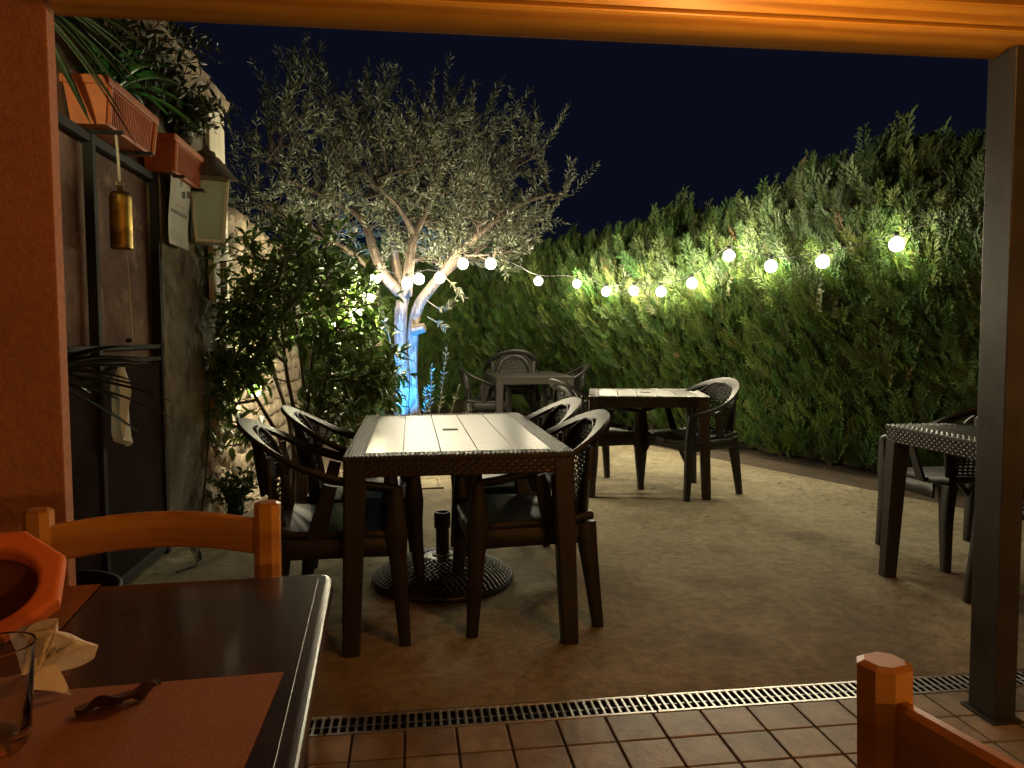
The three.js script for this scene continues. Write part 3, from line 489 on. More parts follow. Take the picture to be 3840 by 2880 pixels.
smallPlant('ground_shrub', 'low round leaved shrub under the bush at the wall foot', [-1.08, 0, -4.86], 0.42, 0.2, 20, [0.045, 0.03], [0.05, 0.085, 0.02], 72);
smallPlant('ground_shrub', 'low yellowish shrub between the bush and the olive trunk', [-0.36, 0, -5.85], 0.8, 0.24, 44, [0.06, 0.03], [0.13, 0.15, 0.03], 73);
smallPlant('box_plant', 'dark trailing plant in the far flower box', [WX + 0.03, 2.2, -4.5], 0.42, 0.3, 60, [0.055, 0.022], [0.04, 0.06, 0.022], 74, 0.6);
smallPlant('box_plant', 'dark bushy plant spilling over the near flower box', [WX - 0.04, 2.2, -3.75], 0.46, 0.34, 64, [0.06, 0.024], [0.035, 0.06, 0.022], 77, 0.7);
smallPlant('box_plant', 'dark bushy plant on the wall between the two flower boxes', [WX - 0.1, 2.28, -4.05], 0.5, 0.4, 64, [0.06, 0.022], [0.032, 0.05, 0.022], 78, 0.7);
smallPlant('box_plant', 'white flowered plant at the far end of the flower boxes', [WX + 0.02, 2.22, -4.8], 0.5, 0.22, 14, [0.05, 0.026], [0.5, 0.5, 0.42], 75, 0.7);
smallPlant('box_plant', 'dense dark plant behind the flower boxes on the wall', [WX - 0.12, 2.7, -4.6], 0.28, 0.4, 50, [0.06, 0.02], [0.04, 0.055, 0.025], 76, 0.7);
function strapPlant(name, label, [x, y, z], n, len, wid, col, seed, dirFn, droop) {
  const o = thing(name, label, 'plant', [x, y, z]), r = rng(seed);
  for (let i = 0; i < n; i++) {
    const d = dirFn(r), L = len * (0.6 + 0.5 * r()), c = []; for (let k = 0; k <= 10; k++) { const t = k / 10; c.push(V(d.x * L * t, d.y * L * t - droop * L * t * t, d.z * L * t)); }
    const w = wid * (0.75 + 0.5 * r()); const k = 0.7 + 0.6 * r();
    raw('leaf', norm(sweep(c, (t) => { const q = w * Math.pow(Math.sin(Math.PI * clamp(0.06 + 0.94 * t, 0, 0.999)), 0.6) * (t > 0.97 ? 0.15 : 1); return [[-0.5 * q, 0.002], [0, -q * 0.12], [0.5 * q, 0.002], [0, -q * 0.12 + 0.0015]]; }, V(0, 1, 0).cross(d).addScaledVector(rdir(r), 0.5), 0)), phys({ color: lin(col[0] * k, col[1] * k, col[2] * k), roughness: 0.4, transmission: 0.2, thickness: 0 }), o);
  }
  return o;
}
strapPlant('spider_plant', 'bright green strap leaved plant in the near flower box', [WX + 0.03, 2.22, -3.62], 70, 0.42, 0.036, [0.05, 0.22, 0.06], 81, (r) => V((r() - 0.35) * 1.2, 0.35 + 0.9 * r(), (r() - 0.5) * 1.6).normalize(), 0.55);
strapPlant('palm_plant', 'dark palm with long pointed leaves overhanging the near flower box', [-1.34, 2.36, -2.9], 34, 0.55, 0.03, [0.03, 0.055, 0.026], 82, (r) => V(0.1 + 0.8 * r(), 0.9 * (r() - 0.45), (r() - 0.75) * 1.6).normalize(), 0.4);
const yucca = strapPlant('yucca', 'dark spiky yucca beside the terracotta wall', [-1.25, 1.02, -2.76], 46, 0.44, 0.036, [0.03, 0.05, 0.025], 83, (r) => { const a = r() * 6.283; return V(Math.cos(a), -0.4 + 1.1 * r(), Math.sin(a)).normalize(); }, 0.25);
mesh('trunk', tube(curve([[0, -0.72, 0], [0.02, -0.3, 0.01], [0, 0.02, 0]], 12), 0.03, 9), M.darkBark, yucca);
{
  const o = mesh('plant_pot', lathe([[0, 0], [0.19, 0], [0.2, 0.01], [0.25, 0.25], [0.262, 0.252], [0.262, 0.29], [0.24, 0.29], [0.23, 0.24], [0, 0.24]], 40), M.dark); o.position.set(-1.27, 0, -2.76); tag(o, 'black plastic plant pot on the floor by the gate', 'pot');
}
const HB = [[1.939, 1.777, -8.849], [2.133, 1.651, -8.253], [2.299, 1.631, -7.757], [2.448, 1.596, -7.331], [2.601, 1.648, -6.899], [2.763, 1.854, -6.443], [2.923, 1.723, -5.982], [3.098, 1.713, -5.496], [3.303, 1.775, -4.91]];   // bulbs hung on the face of the hedge
// ---- cypress hedge
{
  const o = thing('cypress_hedge', 'tall dense green cypress hedge hung with bulbs', 'hedge'), r = rng(4242);
  const path = new THREE.CatmullRomCurve3([V(-3.2, 0, -9.6), V(-1.2, 0, -10.6), V(0.6, 0, -11.2), V(1.65, 0, -10.3), V(hedgeX(-8.6) + 0.02, 0, -8.6), V(hedgeX(-6.6) + 0.02, 0, -6.6), V(hedgeX(-5) + 0.02, 0, -5), V(hedgeX(-3.2), 0, -3.2), V(hedgeX(-1.2) + 0.2, 0, -1.2)], false, 'catmullrom', 0.4), L = path.getLength();
  const out = (u) => { const t = path.getTangentAt(u); return V(t.z, 0, -t.x).negate(); };   // towards the patio
  const test = out(0.7); const sgn = test.x < 0 ? 1 : -1;
  const top = (s) => 2.30 + 0.16 * (vnoise(s * 1.1, 3.3, 97, 61) - 0.5) * 2 + 0.2 * (vnoise(s * 2.7, 7.7, 97, 62) - 0.5);
  const surf = (s, y) => 0.0 + 0.18 * (vnoise(s * 1.6, y * 1.6, 97, 63) - 0.5) + 0.13 * (vnoise(s * 4.5, y * 4.5, 97, 64) - 0.5) - 0.46 * sm(0.80, 1.02, y / top(s)) - 0.55 * sm(1.45, 0.45, y);
  // core: closed brown sheet added behind the sprays, stands in for the shaded inside
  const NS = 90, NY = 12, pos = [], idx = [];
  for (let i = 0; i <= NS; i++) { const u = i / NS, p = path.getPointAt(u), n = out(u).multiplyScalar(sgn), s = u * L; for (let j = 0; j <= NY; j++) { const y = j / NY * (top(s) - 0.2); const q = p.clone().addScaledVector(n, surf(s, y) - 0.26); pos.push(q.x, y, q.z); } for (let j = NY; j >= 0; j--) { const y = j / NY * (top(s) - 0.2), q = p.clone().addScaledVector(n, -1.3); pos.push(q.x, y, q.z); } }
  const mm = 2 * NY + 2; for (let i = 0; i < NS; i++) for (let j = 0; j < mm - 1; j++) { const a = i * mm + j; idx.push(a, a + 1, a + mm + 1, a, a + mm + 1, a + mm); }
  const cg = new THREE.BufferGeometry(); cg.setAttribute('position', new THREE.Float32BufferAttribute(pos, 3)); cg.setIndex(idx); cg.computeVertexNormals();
  mesh('backing_core', cg, M.darkBark, o);
  for (let k = 0; k < 22; k++) { const u = 0.06 + k * 0.042, p = path.getPointAt(u), n = out(u).multiplyScalar(sgn), b = p.clone().addScaledVector(n, -0.75 + 0.12 * r()); mesh('trunk', tube(curve([[b.x, -0.02, b.z], [b.x + 0.05 * (r() - 0.5), 0.5, b.z + 0.05 * (r() - 0.5)], [b.x, 1.2, b.z]], 8), 0.03, 7), M.darkBark, o); }
  // feathery sprays
  const spray = (seed) => {                                                  // a flat fan: stem, side fingers and their tips
    const a = rng(seed), P = [], tri = (x, y, z) => P.push(...x, ...y, ...z), N = 8;
    const strip = (x0, y0, x1, y1, w, z0, z1) => { const dx = x1 - x0, dy = y1 - y0, l = Math.hypot(dx, dy), nx = -dy / l * w, ny = dx / l * w, mx = x0 + dx * 0.5, my = y0 + dy * 0.5, mz = lerp(z0, z1, 0.5) + 0.008; tri([x0, y0, z0], [mx + nx, my + ny, mz], [x1, y1, z1]); tri([x0, y0, z0], [x1, y1, z1], [mx - nx, my - ny, mz]); };
    strip(0, 0, 0.02 * (a() - 0.5), 1, 0.022, 0, -0.16);
    for (let i = 0; i < N; i++) for (const s of [-1, 1]) {
      const y = 0.10 + 0.80 * (i + 0.5 * (s > 0)) / N, l = 0.36 * Math.pow(1 - y * 0.85, 0.6) * (0.65 + 0.6 * a()), z = -0.16 * y * y, ex = s * l * 0.62, ey = y + l * 0.9, ez = z - 0.10 * l + (a() - 0.5) * 0.08;
      strip(0, y, ex, ey, 0.022, z, ez);
      for (const f of [0.3, 0.6]) { const bx = ex * f, by = lerp(y, ey, f), bz = lerp(z, ez, f), q = l * 0.42 * (1 - f * 0.3); strip(bx, by, bx + s * q * 0.95, by + q * 0.55, 0.016, bz, bz + (a() - 0.5) * 0.06); if (f < 0.5) strip(bx, by, bx + s * q * 0.1, by + q, 0.016, bz, bz + (a() - 0.5) * 0.06); }
    }
    const g = new THREE.BufferGeometry(); g.setAttribute('position', new THREE.Float32BufferAttribute(P, 3)); g.computeVertexNormals(); return g;
  };
  const mat = std({ color: lin(1, 1, 1), roughness: 0.6 });
  for (let k = 0; k < 4; k++) {
    const N = 8000, im = new THREE.InstancedMesh(spray(700 + k), mat, N); im.name = 'foliage'; im.castShadow = im.receiveShadow = true; stuff(im);
    const m = new THREE.Matrix4(), c = new THREE.Color();
    for (let i = 0; i < N; i++) {
      const u = 0.04 + 0.95 * Math.pow(r(), 0.8), s = u * L, tp = top(s), onTop = r() < 0.2; let y = onTop ? tp - 0.25 + 0.22 * r() : tp * Math.pow(r(), 0.85) * 0.97;
      const n = out(u).multiplyScalar(sgn), tg = path.getTangentAt(u), p = path.getPointAt(u), off = onTop ? lerp(surf(s, tp * 0.9), -0.6, r()) : surf(s, y) - 0.28 * r() * r();
      p.addScaledVector(n, off); p.y = y;
      const up = onTop ? V(0, 1.2, 0) : V(0, 0.35 + 0.55 * r() + 0.6 * sm(0.6, 1, y / tp), 0), dir = up.addScaledVector(n, onTop ? 0.3 * (r() - 0.3) : 0.4 + 0.3 * r()).addScaledVector(tg, (r() - 0.35) * 1.0).normalize();
      const fz = n.clone().addScaledVector(rdir(r), 0.5); fz.addScaledVector(dir, -fz.dot(dir)).normalize(); const sx = V(0, 0, 0).crossVectors(dir, fz);
      let sc = (0.16 + 0.16 * r()) * (r() < 0.04 ? 1.6 : 1); for (const b of HB) { const e = Math.hypot(p.x - b[0], p.y + 0.05 - b[1], p.z - b[2]); if (e < 0.13) sc = Math.min(sc, 0.05 + 0.6 * Math.max(0, e - 0.06)); } m.makeBasis(sx.multiplyScalar(sc), dir.multiplyScalar(sc), fz.multiplyScalar(sc)).setPosition(p.x, Math.max(0.03, p.y), p.z); im.setMatrixAt(i, m);
      const q = r(), low = false; if (q < 0.008) c.setRGB(0.18, 0.11, 0.04); else if (q < 0.25) c.setRGB(0.09 + 0.04 * r(), 0.145 + 0.05 * r(), 0.028); else c.setRGB(0.042 + 0.032 * r(), 0.085 + 0.05 * r(), 0.018 + 0.008 * r());
      im.setColorAt(i, c);
    }
    o.add(im);
  }
}

// ---------- festoon lights ----------
{
  const o = thing('festoon_string', 'string of glowing white globe bulbs from the olive tree along the hedge', 'string lights');
  const at = [[-1.13, 0.78, -5.8], [-1.14, 0.98, -6.25], [-0.95, 1.20, -6.6], [-0.62, 1.26, -6.5], [-0.38, 1.319, -5.66], [-0.30, 1.462, -5.86], [-0.30, 1.70, -7.1], [-0.02, 1.653, -7.12], [0.087, 1.688, -7.1], [0.276, 1.702, -7.1], [0.489, 1.83, -7.1], [0.745, 1.832, -7.1], [1.441, 1.787, -8.6], ...HB];
  const c = curve(at.map(([x, y, z]) => V(x, y + 0.085, z)), 260), all = []; for (let i = 0; i < c.length; i++) all.push(c[i].clone().add(V(0, -0.018 * Math.abs(Math.sin(i * 0.24)), 0)));
  mesh('cable', sweep([V(WX, 0.9, -5.5), ...all, V(3.6, 1.95, -4.3)], ring(5, 0.004), V(0.31, 0.9, 0.3), 0), M.cable, o);
  at.forEach(([x, y, z]) => {   // power tuned by position: raised to brighten bush and hedge, cut at both ends
    const b = new THREE.Group(); b.name = 'bulb'; b.position.set(x, y, z); o.add(b);
    mesh('glass', lathe([[0, -0.052], [0.018, -0.049], [0.037, -0.036], [0.048, -0.014], [0.05, 0.004], [0.045, 0.022], [0.032, 0.037], [0.018, 0.046], [0.0, 0.047]], 22), M.bulbGlass, b);
    mesh('socket', lathe([[0.0, 0.047], [0.017, 0.047], [0.018, 0.06], [0.016, 0.085], [0.0, 0.087]], 14), M.cable, b);
    const l = new THREE.PointLight(BULB_COLOR, x > 2.9 ? BULB * 0.9 : x > 1.2 ? BULB * 1.55 : z > -6.3 && y < 1 ? BULB * 0.6 : z > -6 ? BULB * 3.8 : BULB); l.castShadow = true; l.shadow.radius = 2; b.add(l);
  });
}
function spotFixture(name, label, [x, y, z], target, color, power, angle, glow) {
  const o = thing(name, label, 'spotlight', [x, y, z]); const d = V(...target).sub(V(x, y, z)).normalize(), q = new THREE.Quaternion().setFromUnitVectors(V(0, 1, 0), d);
  const h = mesh('housing', lathe([[0.0, -0.07], [0.03, -0.065], [0.045, 0.0], [0.047, 0.03], [0.041, 0.03], [0.039, 0.004], [0, 0.004]], 24), M.dark, o); h.quaternion.copy(q);
  const g = mesh('lens', new THREE.CylinderGeometry(0.036, 0.036, 0.006, 24).translate(0, 0.012, 0), std({ color: lin(...glow), emissive: lin(...glow), emissiveIntensity: 2, roughness: 0.3 }), o); g.quaternion.copy(q);
  mesh('spike', bar([0, -0.04, 0], [0, -Math.min(y, 0.14), 0], 0.02, 0.02, 0.012, 0.012), M.dark, o);
  const l = new THREE.SpotLight(color, power, 0, angle, 0.5); l.position.copy(d.clone().multiplyScalar(0.03)); l.target.position.copy(d.clone().multiplyScalar(1)); l.castShadow = true; o.add(l, l.target);
}
spotFixture('garden_spotlight', 'blue ground spotlight at the foot of the olive tree', [-0.13, 0.12, -6.48], [-0.085, 0.82, -7.2], new THREE.Color(0.0, 0.30, 1.0), 130, 0.44, [0.1, 0.5, 1]);
spotFixture('wall_spotlight', 'small warm spotlight aimed up at the flower boxes', [-1.12, 1.96, -2.35], [-1.26, 2.22, -3.6], new THREE.Color(1.0, 0.86, 0.42), 1.5, 0.45, [1, 0.9, 0.5]);
{
  const o = mesh('glass_stake', lathe([[0.0, 0.0], [0.008, 0.0], [0.008, 0.42], [0.05, 0.44], [0.06, 0.5], [0.045, 0.55], [0.05, 0.56], [0.0, 0.5]], 7), phys({ color: lin(0.03, 0.42, 0.32), roughness: 0.15, transmission: 0.4, thickness: 0 })); o.position.set(-0.266, 0.06, -6.2); tag(o, 'small teal glass garden stake left of the olive trunk', 'ornament');
}

// ---------- resin tables ----------
function pads(x0, x1, z0, z1, px, pz, y) {                                   // plaited strands as small crowned pads
  const g = [], nx = Math.max(1, Math.round((x1 - x0) / px)), nz = Math.max(1, Math.round((z1 - z0) / pz)), ax = (x1 - x0) / nx, az = (z1 - z0) / nz;
  for (let i = 0; i < nx; i++) for (let j = 0; j < nz; j++) {
    const f = (i + j) % 2, w = ax * (f ? 1.02 : 0.8), d = az * (f ? 0.8 : 1.02), q = new THREE.BoxGeometry(w, 0.005, d, f ? 2 : 1, 1, f ? 1 : 2), p = q.attributes.position;
    for (let k = 0; k < p.count; k++) { const e = f ? Math.abs(p.getX(k)) < 0.001 : Math.abs(p.getZ(k)) < 0.001; if (p.getY(k) > 0) p.setXYZ(k, p.getX(k) * 0.9, e ? 0.004 : 0.0005, p.getZ(k) * 0.9); }
    q.computeVertexNormals(); g.push(q.translate(x0 + ax * (i + 0.5), y, z0 + az * (j + 0.5)));
  }
  return g;
}
function makeTable(W, L, label, pos, turn) {                                 // origin at its centre on the floor
  const H = 0.73, o = thing('resin_table', label, 'table', pos, turn, 'wicker look resin tables'), bw = 0.075;
  const nP = 5, pw = (W - 2 * bw) / nP, pl = L - 2 * bw;
  for (let k = 0; k < nP; k++) { const m = mesh('plank', box(pw - 0.003, 0.014, pl, 0, 0, 0, 0.0012), M.resin, o); m.position.set(-W / 2 + bw + pw * (k + 0.5), H - 0.009, 0); }
  mesh('table_bed', box(W - 0.03, 0.012, L - 0.03, 0, H - 0.024, 0), M.darkResin, o);
  mesh('woven_edge', [...pads(-W / 2, -W / 2 + bw, -L / 2, L / 2, 0.0125, 0.0165, H - 0.004), ...pads(W / 2 - bw, W / 2, -L / 2, L / 2, 0.0125, 0.0165, H - 0.004), ...pads(-W / 2 + bw, W / 2 - bw, L / 2 - bw, L / 2, 0.0165, 0.0125, H - 0.004), ...pads(-W / 2 + bw, W / 2 - bw, -L / 2, -L / 2 + bw, 0.0165, 0.0125, H - 0.004),
    box(bw, 0.012, L, -W / 2 + bw / 2, H - 0.0125, 0), box(bw, 0.012, L, W / 2 - bw / 2, H - 0.0125, 0), box(W - 2 * bw, 0.012, bw, 0, H - 0.0125, L / 2 - bw / 2), box(W - 2 * bw, 0.012, bw, 0, H - 0.0125, -L / 2 + bw / 2)], M.weave, o);
  const ap = []; for (const s of [-1, 1]) { ap.push(box(0.022, 0.062, L - 0.012, s * (W / 2 - 0.014), H - 0.05, 0, 0.004), box(W - 0.06, 0.062, 0.022, 0, H - 0.05, s * (L / 2 - 0.017), 0.004)); }
  mesh('apron', ap, M.weave, o);
  const sk = []; for (const s of [-1, 1]) { for (const q of pads(-0.031, 0.031, -L / 2 + 0.01, L / 2 - 0.01, 0.0125, 0.0165, 0)) sk.push(q.rotateZ(-s * Math.PI / 2).translate(s * (W / 2 - 0.003), H - 0.05, 0)); for (const q of pads(-W / 2 + 0.01, W / 2 - 0.01, -0.031, 0.031, 0.0165, 0.0125, 0)) sk.push(q.rotateX(s * Math.PI / 2).translate(0, H - 0.05, s * (L / 2 - 0.006))); }
  mesh('woven_skirt', sk, M.weave, o);
  for (const sx of [-1, 1]) for (const sz of [-1, 1]) mesh('leg', bar([sx * (W / 2 - 0.042), H - 0.03, sz * (L / 2 - 0.042)], [sx * (W / 2 - 0.018), 0, sz * (L / 2 - 0.018)], 0.08, 0.08, 0.062, 0.062, V(1, 0, 0), 0.008), M.weave, o);
  mesh('parasol_cap', box(0.07, 0.004, 0.045, 0, H, 0, 0.0015), M.dark, o);
  return o;
}
const t1 = makeTable(0.845, 1.5, 'near resin table with bright glossy top over the parasol base', [0.178, 0, -3.523], 0);
makeTable(0.85, 0.85, 'square resin table right of the centre beside the hedge', [1.77, 0, -5.66], -14 * D);
copy(t1, 'resin_table', 'dim resin table farthest away in front of the hedge', [1.33, 0, -8.9], 0, 'wicker look resin tables');
copy(t1, 'resin_table', 'dark resin table at right, half hidden by the steel post', [2.66, 0, -2.63], 0, 'wicker look resin tables');

// ---------- resin chairs ----------
function makeChair(label, pos, turn) {
  const o = thing('resin_chair', label, 'chair', pos, turn, 'dark resin armchairs round the tables');
  const half = [[0.27, 0.615, 0.25], [0.283, 0.632, 0.14], [0.286, 0.662, 0.01], [0.27, 0.712, -0.115], [0.224, 0.775, -0.222], [0.13, 0.826, -0.298], [0, 0.846, -0.325]];
  const rim = curve([...half, ...half.slice(0, -1).reverse().map(([x, y, z]) => [-x, y, z])], 72);
  const hintAt = (t) => { const p = rim[Math.round(t * 72)]; return V(p.x, 0.10, p.z * 1.0 - 0.02).normalize().multiplyScalar(1).add(V(0, 0.35, 0)); };
  mesh('arm_rim', sweep(rim, (t) => { const w = lerp(0.022, 0.036, sm(0.2, 0.5, t < 0.5 ? t : 1 - t)), e = clamp(Math.min(t, 1 - t) * 25); return [[-1, 0.15], [-0.85, 0.7], [0, 1], [0.85, 0.7], [1, 0.15], [0.95, -0.6], [0, -0.75], [-0.95, -0.6]].map(([a, b]) => [a * w * lerp(0.6, 1, e), b * 0.0135]); }, hintAt, 1.0), M.chair, o);
  // back: two stiles, lower rail and a woven panel that follows the hoop
  const bp = (u, v) => { const w = lerp(0.165, 0.185, sm(0, 0.5, v)) * (v > 0.55 ? Math.sqrt(clamp(1 - Math.pow((v - 0.55) / 0.5, 2))) : 1), x = u * w; return V(x, 0.455 + 0.36 * v, -0.205 - 0.085 * v + 0.9 * x * x); };
  const ribbons = [], NV = 15, NH = 18;
  for (let i = 0; i < NV; i++) { const u = -0.96 + 1.92 * i / (NV - 1), pts = []; for (let j = 0; j <= 36; j++) { const v = 0.06 + 0.92 * j / 36, p = bp(u, v); p.z += ((i + Math.floor(j / 2)) % 2 ? 0.0024 : -0.0024); pts.push(p); } ribbons.push(sweep(pts, rect(0.0105, 0.003, 0.0008), V(1, 0, 0), 0.9)); }
  for (let j = 0; j < NH; j++) { const v = 0.07 + 0.86 * j / (NH - 1), pts = []; for (let i = 0; i <= 28; i++) { const u = -1 + 2 * i / 28, p = bp(u, v); p.z += ((j + Math.floor(i / 2)) % 2 ? -0.0024 : 0.0024); pts.push(p); } ribbons.push(sweep(pts, rect(0.0095, 0.003, 0.0008), V(0, 1, 0), 0.9)); }
  mesh('woven_back', ribbons, M.chair, o);
  const edge = []; for (let j = 0; j <= 40; j++) edge.push(bp(-1.04, Math.min(1.04, 0.0 + j / 40 * 1.045)).add(V(-0.008, 0, 0))); const eR = edge.map((p) => V(-p.x, p.y, p.z)).reverse();
  mesh('back_frame', sweep(edge.concat(eR), rect(0.03, 0.016, 0.004), (t) => V(0, 0, 1), 0.9), M.chair, o);
  mesh('back_web', [sweep(curve([[-0.21, 0.60, -0.235], [-0.12, 0.77, -0.275], [0, 0.812, -0.302], [0.12, 0.77, -0.275], [0.21, 0.60, -0.235]], 24), rect(0.05, 0.008, 0.002), V(0, 1, 0.2), 0.9)], M.chair, o);
  for (const s of [-1, 1]) mesh('back_stile', [bar([s * 0.2, 0.40, -0.20], [s * 0.228, 0.745, -0.215], 0.055, 0.022, 0.04, 0.018, V(1, 0, 0.5))], M.chair, o);
  // seat
  const sg = new THREE.Shape(); const w0 = 0.225, w1 = 0.265; sg.moveTo(-w0, -0.22); sg.lineTo(w0, -0.22); sg.quadraticCurveTo(w0 + 0.012, -0.05, w1, 0.15); sg.quadraticCurveTo(w1, 0.245, w1 - 0.09, 0.255); sg.lineTo(-w1 + 0.09, 0.255); sg.quadraticCurveTo(-w1, 0.245, -w1, 0.15); sg.quadraticCurveTo(-w0 - 0.012, -0.05, -w0, -0.22);
  const seat = new THREE.ExtrudeGeometry(sg, { depth: 0.012, bevelEnabled: true, bevelThickness: 0.012, bevelSize: 0.012, bevelSegments: 3, curveSegments: 10 }).rotateX(Math.PI / 2).translate(0, 0.435, 0), sp = seat.attributes.position;
  for (let i = 0; i < sp.count; i++) { const x = sp.getX(i), z = sp.getZ(i); sp.setY(i, sp.getY(i) + 0.12 * x * x * 1.5 + 0.02 * sm(-0.1, -0.22, z) - 0.015 * sm(0.15, 0.26, z)); }
  seat.computeVertexNormals(); mesh('seat', toCreasedNormals(mergeVertices(seat.deleteAttribute('normal').deleteAttribute('uv')), 0.7), M.chair, o);
  mesh('seat_apron', [sweep(curve([[-0.262, 0.395, -0.16], [-0.272, 0.395, 0.1], [-0.25, 0.39, 0.235], [-0.1, 0.40, 0.258], [0.1, 0.40, 0.258], [0.25, 0.39, 0.235], [0.272, 0.395, 0.1], [0.262, 0.395, -0.16]], 40), rect(0.075, 0.012, 0.003), V(0, 1, 0), 0.8)], M.chair, o);
  for (const s of [-1, 1]) {
    mesh('leg', [sweep(curve([[s * 0.274, 0.62, 0.235], [s * 0.268, 0.45, 0.235], [s * 0.262, 0.34, 0.24], [s * 0.265, 0, 0.262]], 12), (t) => rect(t < 0.35 ? lerp(0.045, 0.085, t / 0.35) : lerp(0.085, 0.042, (t - 0.35) / 0.65), lerp(0.03, 0.036, t), 0.005), V(0, 0, 1), 0.8), bar([s * 0.17, 0.375, 0.25], [s * 0.255, 0.27, 0.25], 0.02, 0.03, 0.03, 0.03, V(0, 0, 1))], M.chair, o);
    mesh('leg', [sweep(curve([[s * 0.215, 0.43, -0.20], [s * 0.232, 0.28, -0.215], [s * 0.25, 0, -0.245]], 10), (t) => rect(lerp(0.085, 0.042, t), lerp(0.05, 0.036, t), 0.005), V(0, 0, 1), 0.8)], M.chair, o);
    mesh('arm_support', bar([s * 0.283, 0.64, 0.0], [s * 0.255, 0.42, -0.06], 0.05, 0.016, 0.07, 0.016, V(0, 0, 1)), M.chair, o);
  }
  return o;
}
const PI = Math.PI, chairG = 'dark resin armchairs round the tables';
const ch = makeChair('dark armchair nearest the left wall at the near table', [-0.31, 0, -3.10], PI / 2 + 0.06); ch.scale.y = 0.965;
const chairAt = (label, x, z, turn) => copy(ch, 'resin_chair', label, [x, 0, z], turn, chairG);
chairAt('dark armchair behind the nearest left one, against the bush', -0.24, -3.67, PI / 2 - 0.05);
chairAt('dark armchair at the near table, far right side, woven back lit', 0.505, -3.86, -PI / 2 - 0.08);
chairAt('dark armchair at the near table, front right beside the table leg', 0.47, -3.17, -PI / 2 - 0.05);
chairAt('dark armchair on the left side of the square table by the hedge', 1.40, -5.78, PI / 2 - 14 * D);
chairAt('dark armchair on the right side of the square table by the hedge', 2.06, -5.46, -PI / 2 - 0.35);
chairAt('dim armchair on the left side of the farthest table', 0.86, -8.85, PI / 2);
chairAt('dim armchair on the right side of the farthest table', 1.74, -8.9, -PI / 2);
const tall = chairAt('dim round backed armchair behind the farthest table facing the camera', 1.25, -9.55, 0); tall.scale.set(1.12, 1.16, 1);
chairAt('dark armchair behind the right hand table, only its back rim lit', 2.82, -3.62, 0);
chairAt('dark armchair tucked under the left side of the right hand table', 2.62, -2.72, PI / 2);

// ---------- parasol base ----------
{
  const o = thing('parasol_base', 'black round woven look parasol base under the near table', 'parasol base', [0.14, 0, -3.6]);
  const prof = [[0, 0], [0.325, 0], [0.335, 0.012], [0.332, 0.03], [0.30, 0.055], [0.24, 0.085], [0.16, 0.11], [0.09, 0.125], [0.05, 0.128], [0, 0.128]];
  mesh('dome', lathe(prof, 64), M.darkResin, o);
  const g = [], seg = prof.slice(3, 8).map(([x, y]) => V(x, y, 0)), c = new THREE.CatmullRomCurve3(seg);
  for (let k = 0; k < 16; k++) { const t = (k + 0.5) / 16, p = c.getPointAt(t), tn = c.getTangentAt(t), n = Math.max(16, Math.round(2 * Math.PI * p.x / 0.027)); for (let i = 0; i < n; i++) { const a = (i + 0.5 * (k % 2)) / n * 2 * PI; const q = new THREE.SphereGeometry(0.0145, 6, 4).scale(0.85, 0.34, 0.72).rotateY((k % 2 ? 1 : -1) * 0.5).rotateZ(Math.atan2(tn.y, tn.x)).translate(p.x, p.y + 0.001, 0).rotateY(a); g.push(q); } }
  mesh('woven_relief', g, M.darkResin, o);
  mesh('flange', lathe([[0.034, 0.128], [0.05, 0.128], [0.05, 0.133], [0.034, 0.135]], 32), M.paleRing, o);
  mesh('tube', lathe([[0.031, 0.126], [0.031, 0.30], [0.026, 0.30], [0.026, 0.13]], 32), M.darkResin, o);
  mesh('collar', lathe([[0.031, 0.255], [0.038, 0.256], [0.039, 0.262], [0.039, 0.322], [0.035, 0.33], [0.028, 0.33], [0.027, 0.26]], 32), M.darkResin, o);
  mesh('filler_cap', new THREE.SphereGeometry(0.026, 18, 10).scale(1, 0.28, 1).rotateX(0.35).translate(-0.09, 0.125, 0.075), M.paleRing, o);
}

// ---------- foreground: dining table, chairs and what lies on the table ----------
const TY = 0.745;
{
  const o = thing('dining_table', 'dark glossy wooden dining table in the left foreground', 'table', [-0.632, 0, -0.785], 2.5 * D);
  const W = 1.04, L = 1.06, s = new THREE.Shape(), a = W / 2, b = L / 2, k = 0.035; s.moveTo(-a + k, -b); s.lineTo(a - k, -b); s.quadraticCurveTo(a, -b, a, -b + k); s.lineTo(a, b - k); s.quadraticCurveTo(a, b, a - k, b); s.lineTo(-a + k, b); s.quadraticCurveTo(-a, b, -a, b - k); s.lineTo(-a, -b + k); s.quadraticCurveTo(-a, -b, -a + k, -b);
  mesh('table_top', new THREE.ExtrudeGeometry(s, { depth: 0.012, bevelEnabled: true, bevelThickness: 0.011, bevelSize: 0.011, bevelOffset: -0.011, bevelSegments: 5, curveSegments: 8 }).rotateX(-PI / 2).translate(0, TY - 0.023, 0), M.tableWood, o);
  for (const sx of [-1, 1]) { mesh('edge_bead', sweep([V(sx * (a - 0.024), TY, -b + 0.04), V(sx * (a - 0.024), TY, b - 0.04)], [[-0.0016, 0], [0, 0.0012], [0.0016, 0], [0, -0.002]], V(1, 0, 0), 0), M.tableWood, o); }
  mesh('apron', [box(W - 0.12, 0.08, 0.02, 0, TY - 0.065, b - 0.06), box(W - 0.12, 0.08, 0.02, 0, TY - 0.065, -b + 0.06), box(0.02, 0.08, L - 0.14, a - 0.06, TY - 0.065, 0), box(0.02, 0.08, L - 0.14, -a + 0.06, TY - 0.065, 0)], M.tableWood, o);
  for (const sx of [-1, 1]) for (const sz of [-1, 1]) mesh('leg', bar([sx * (a - 0.07), TY - 0.025, sz * (b - 0.07)], [sx * (a - 0.07), 0, sz * (b - 0.07)], 0.06, 0.06, 0.045, 0.045), M.tableWood, o);
}
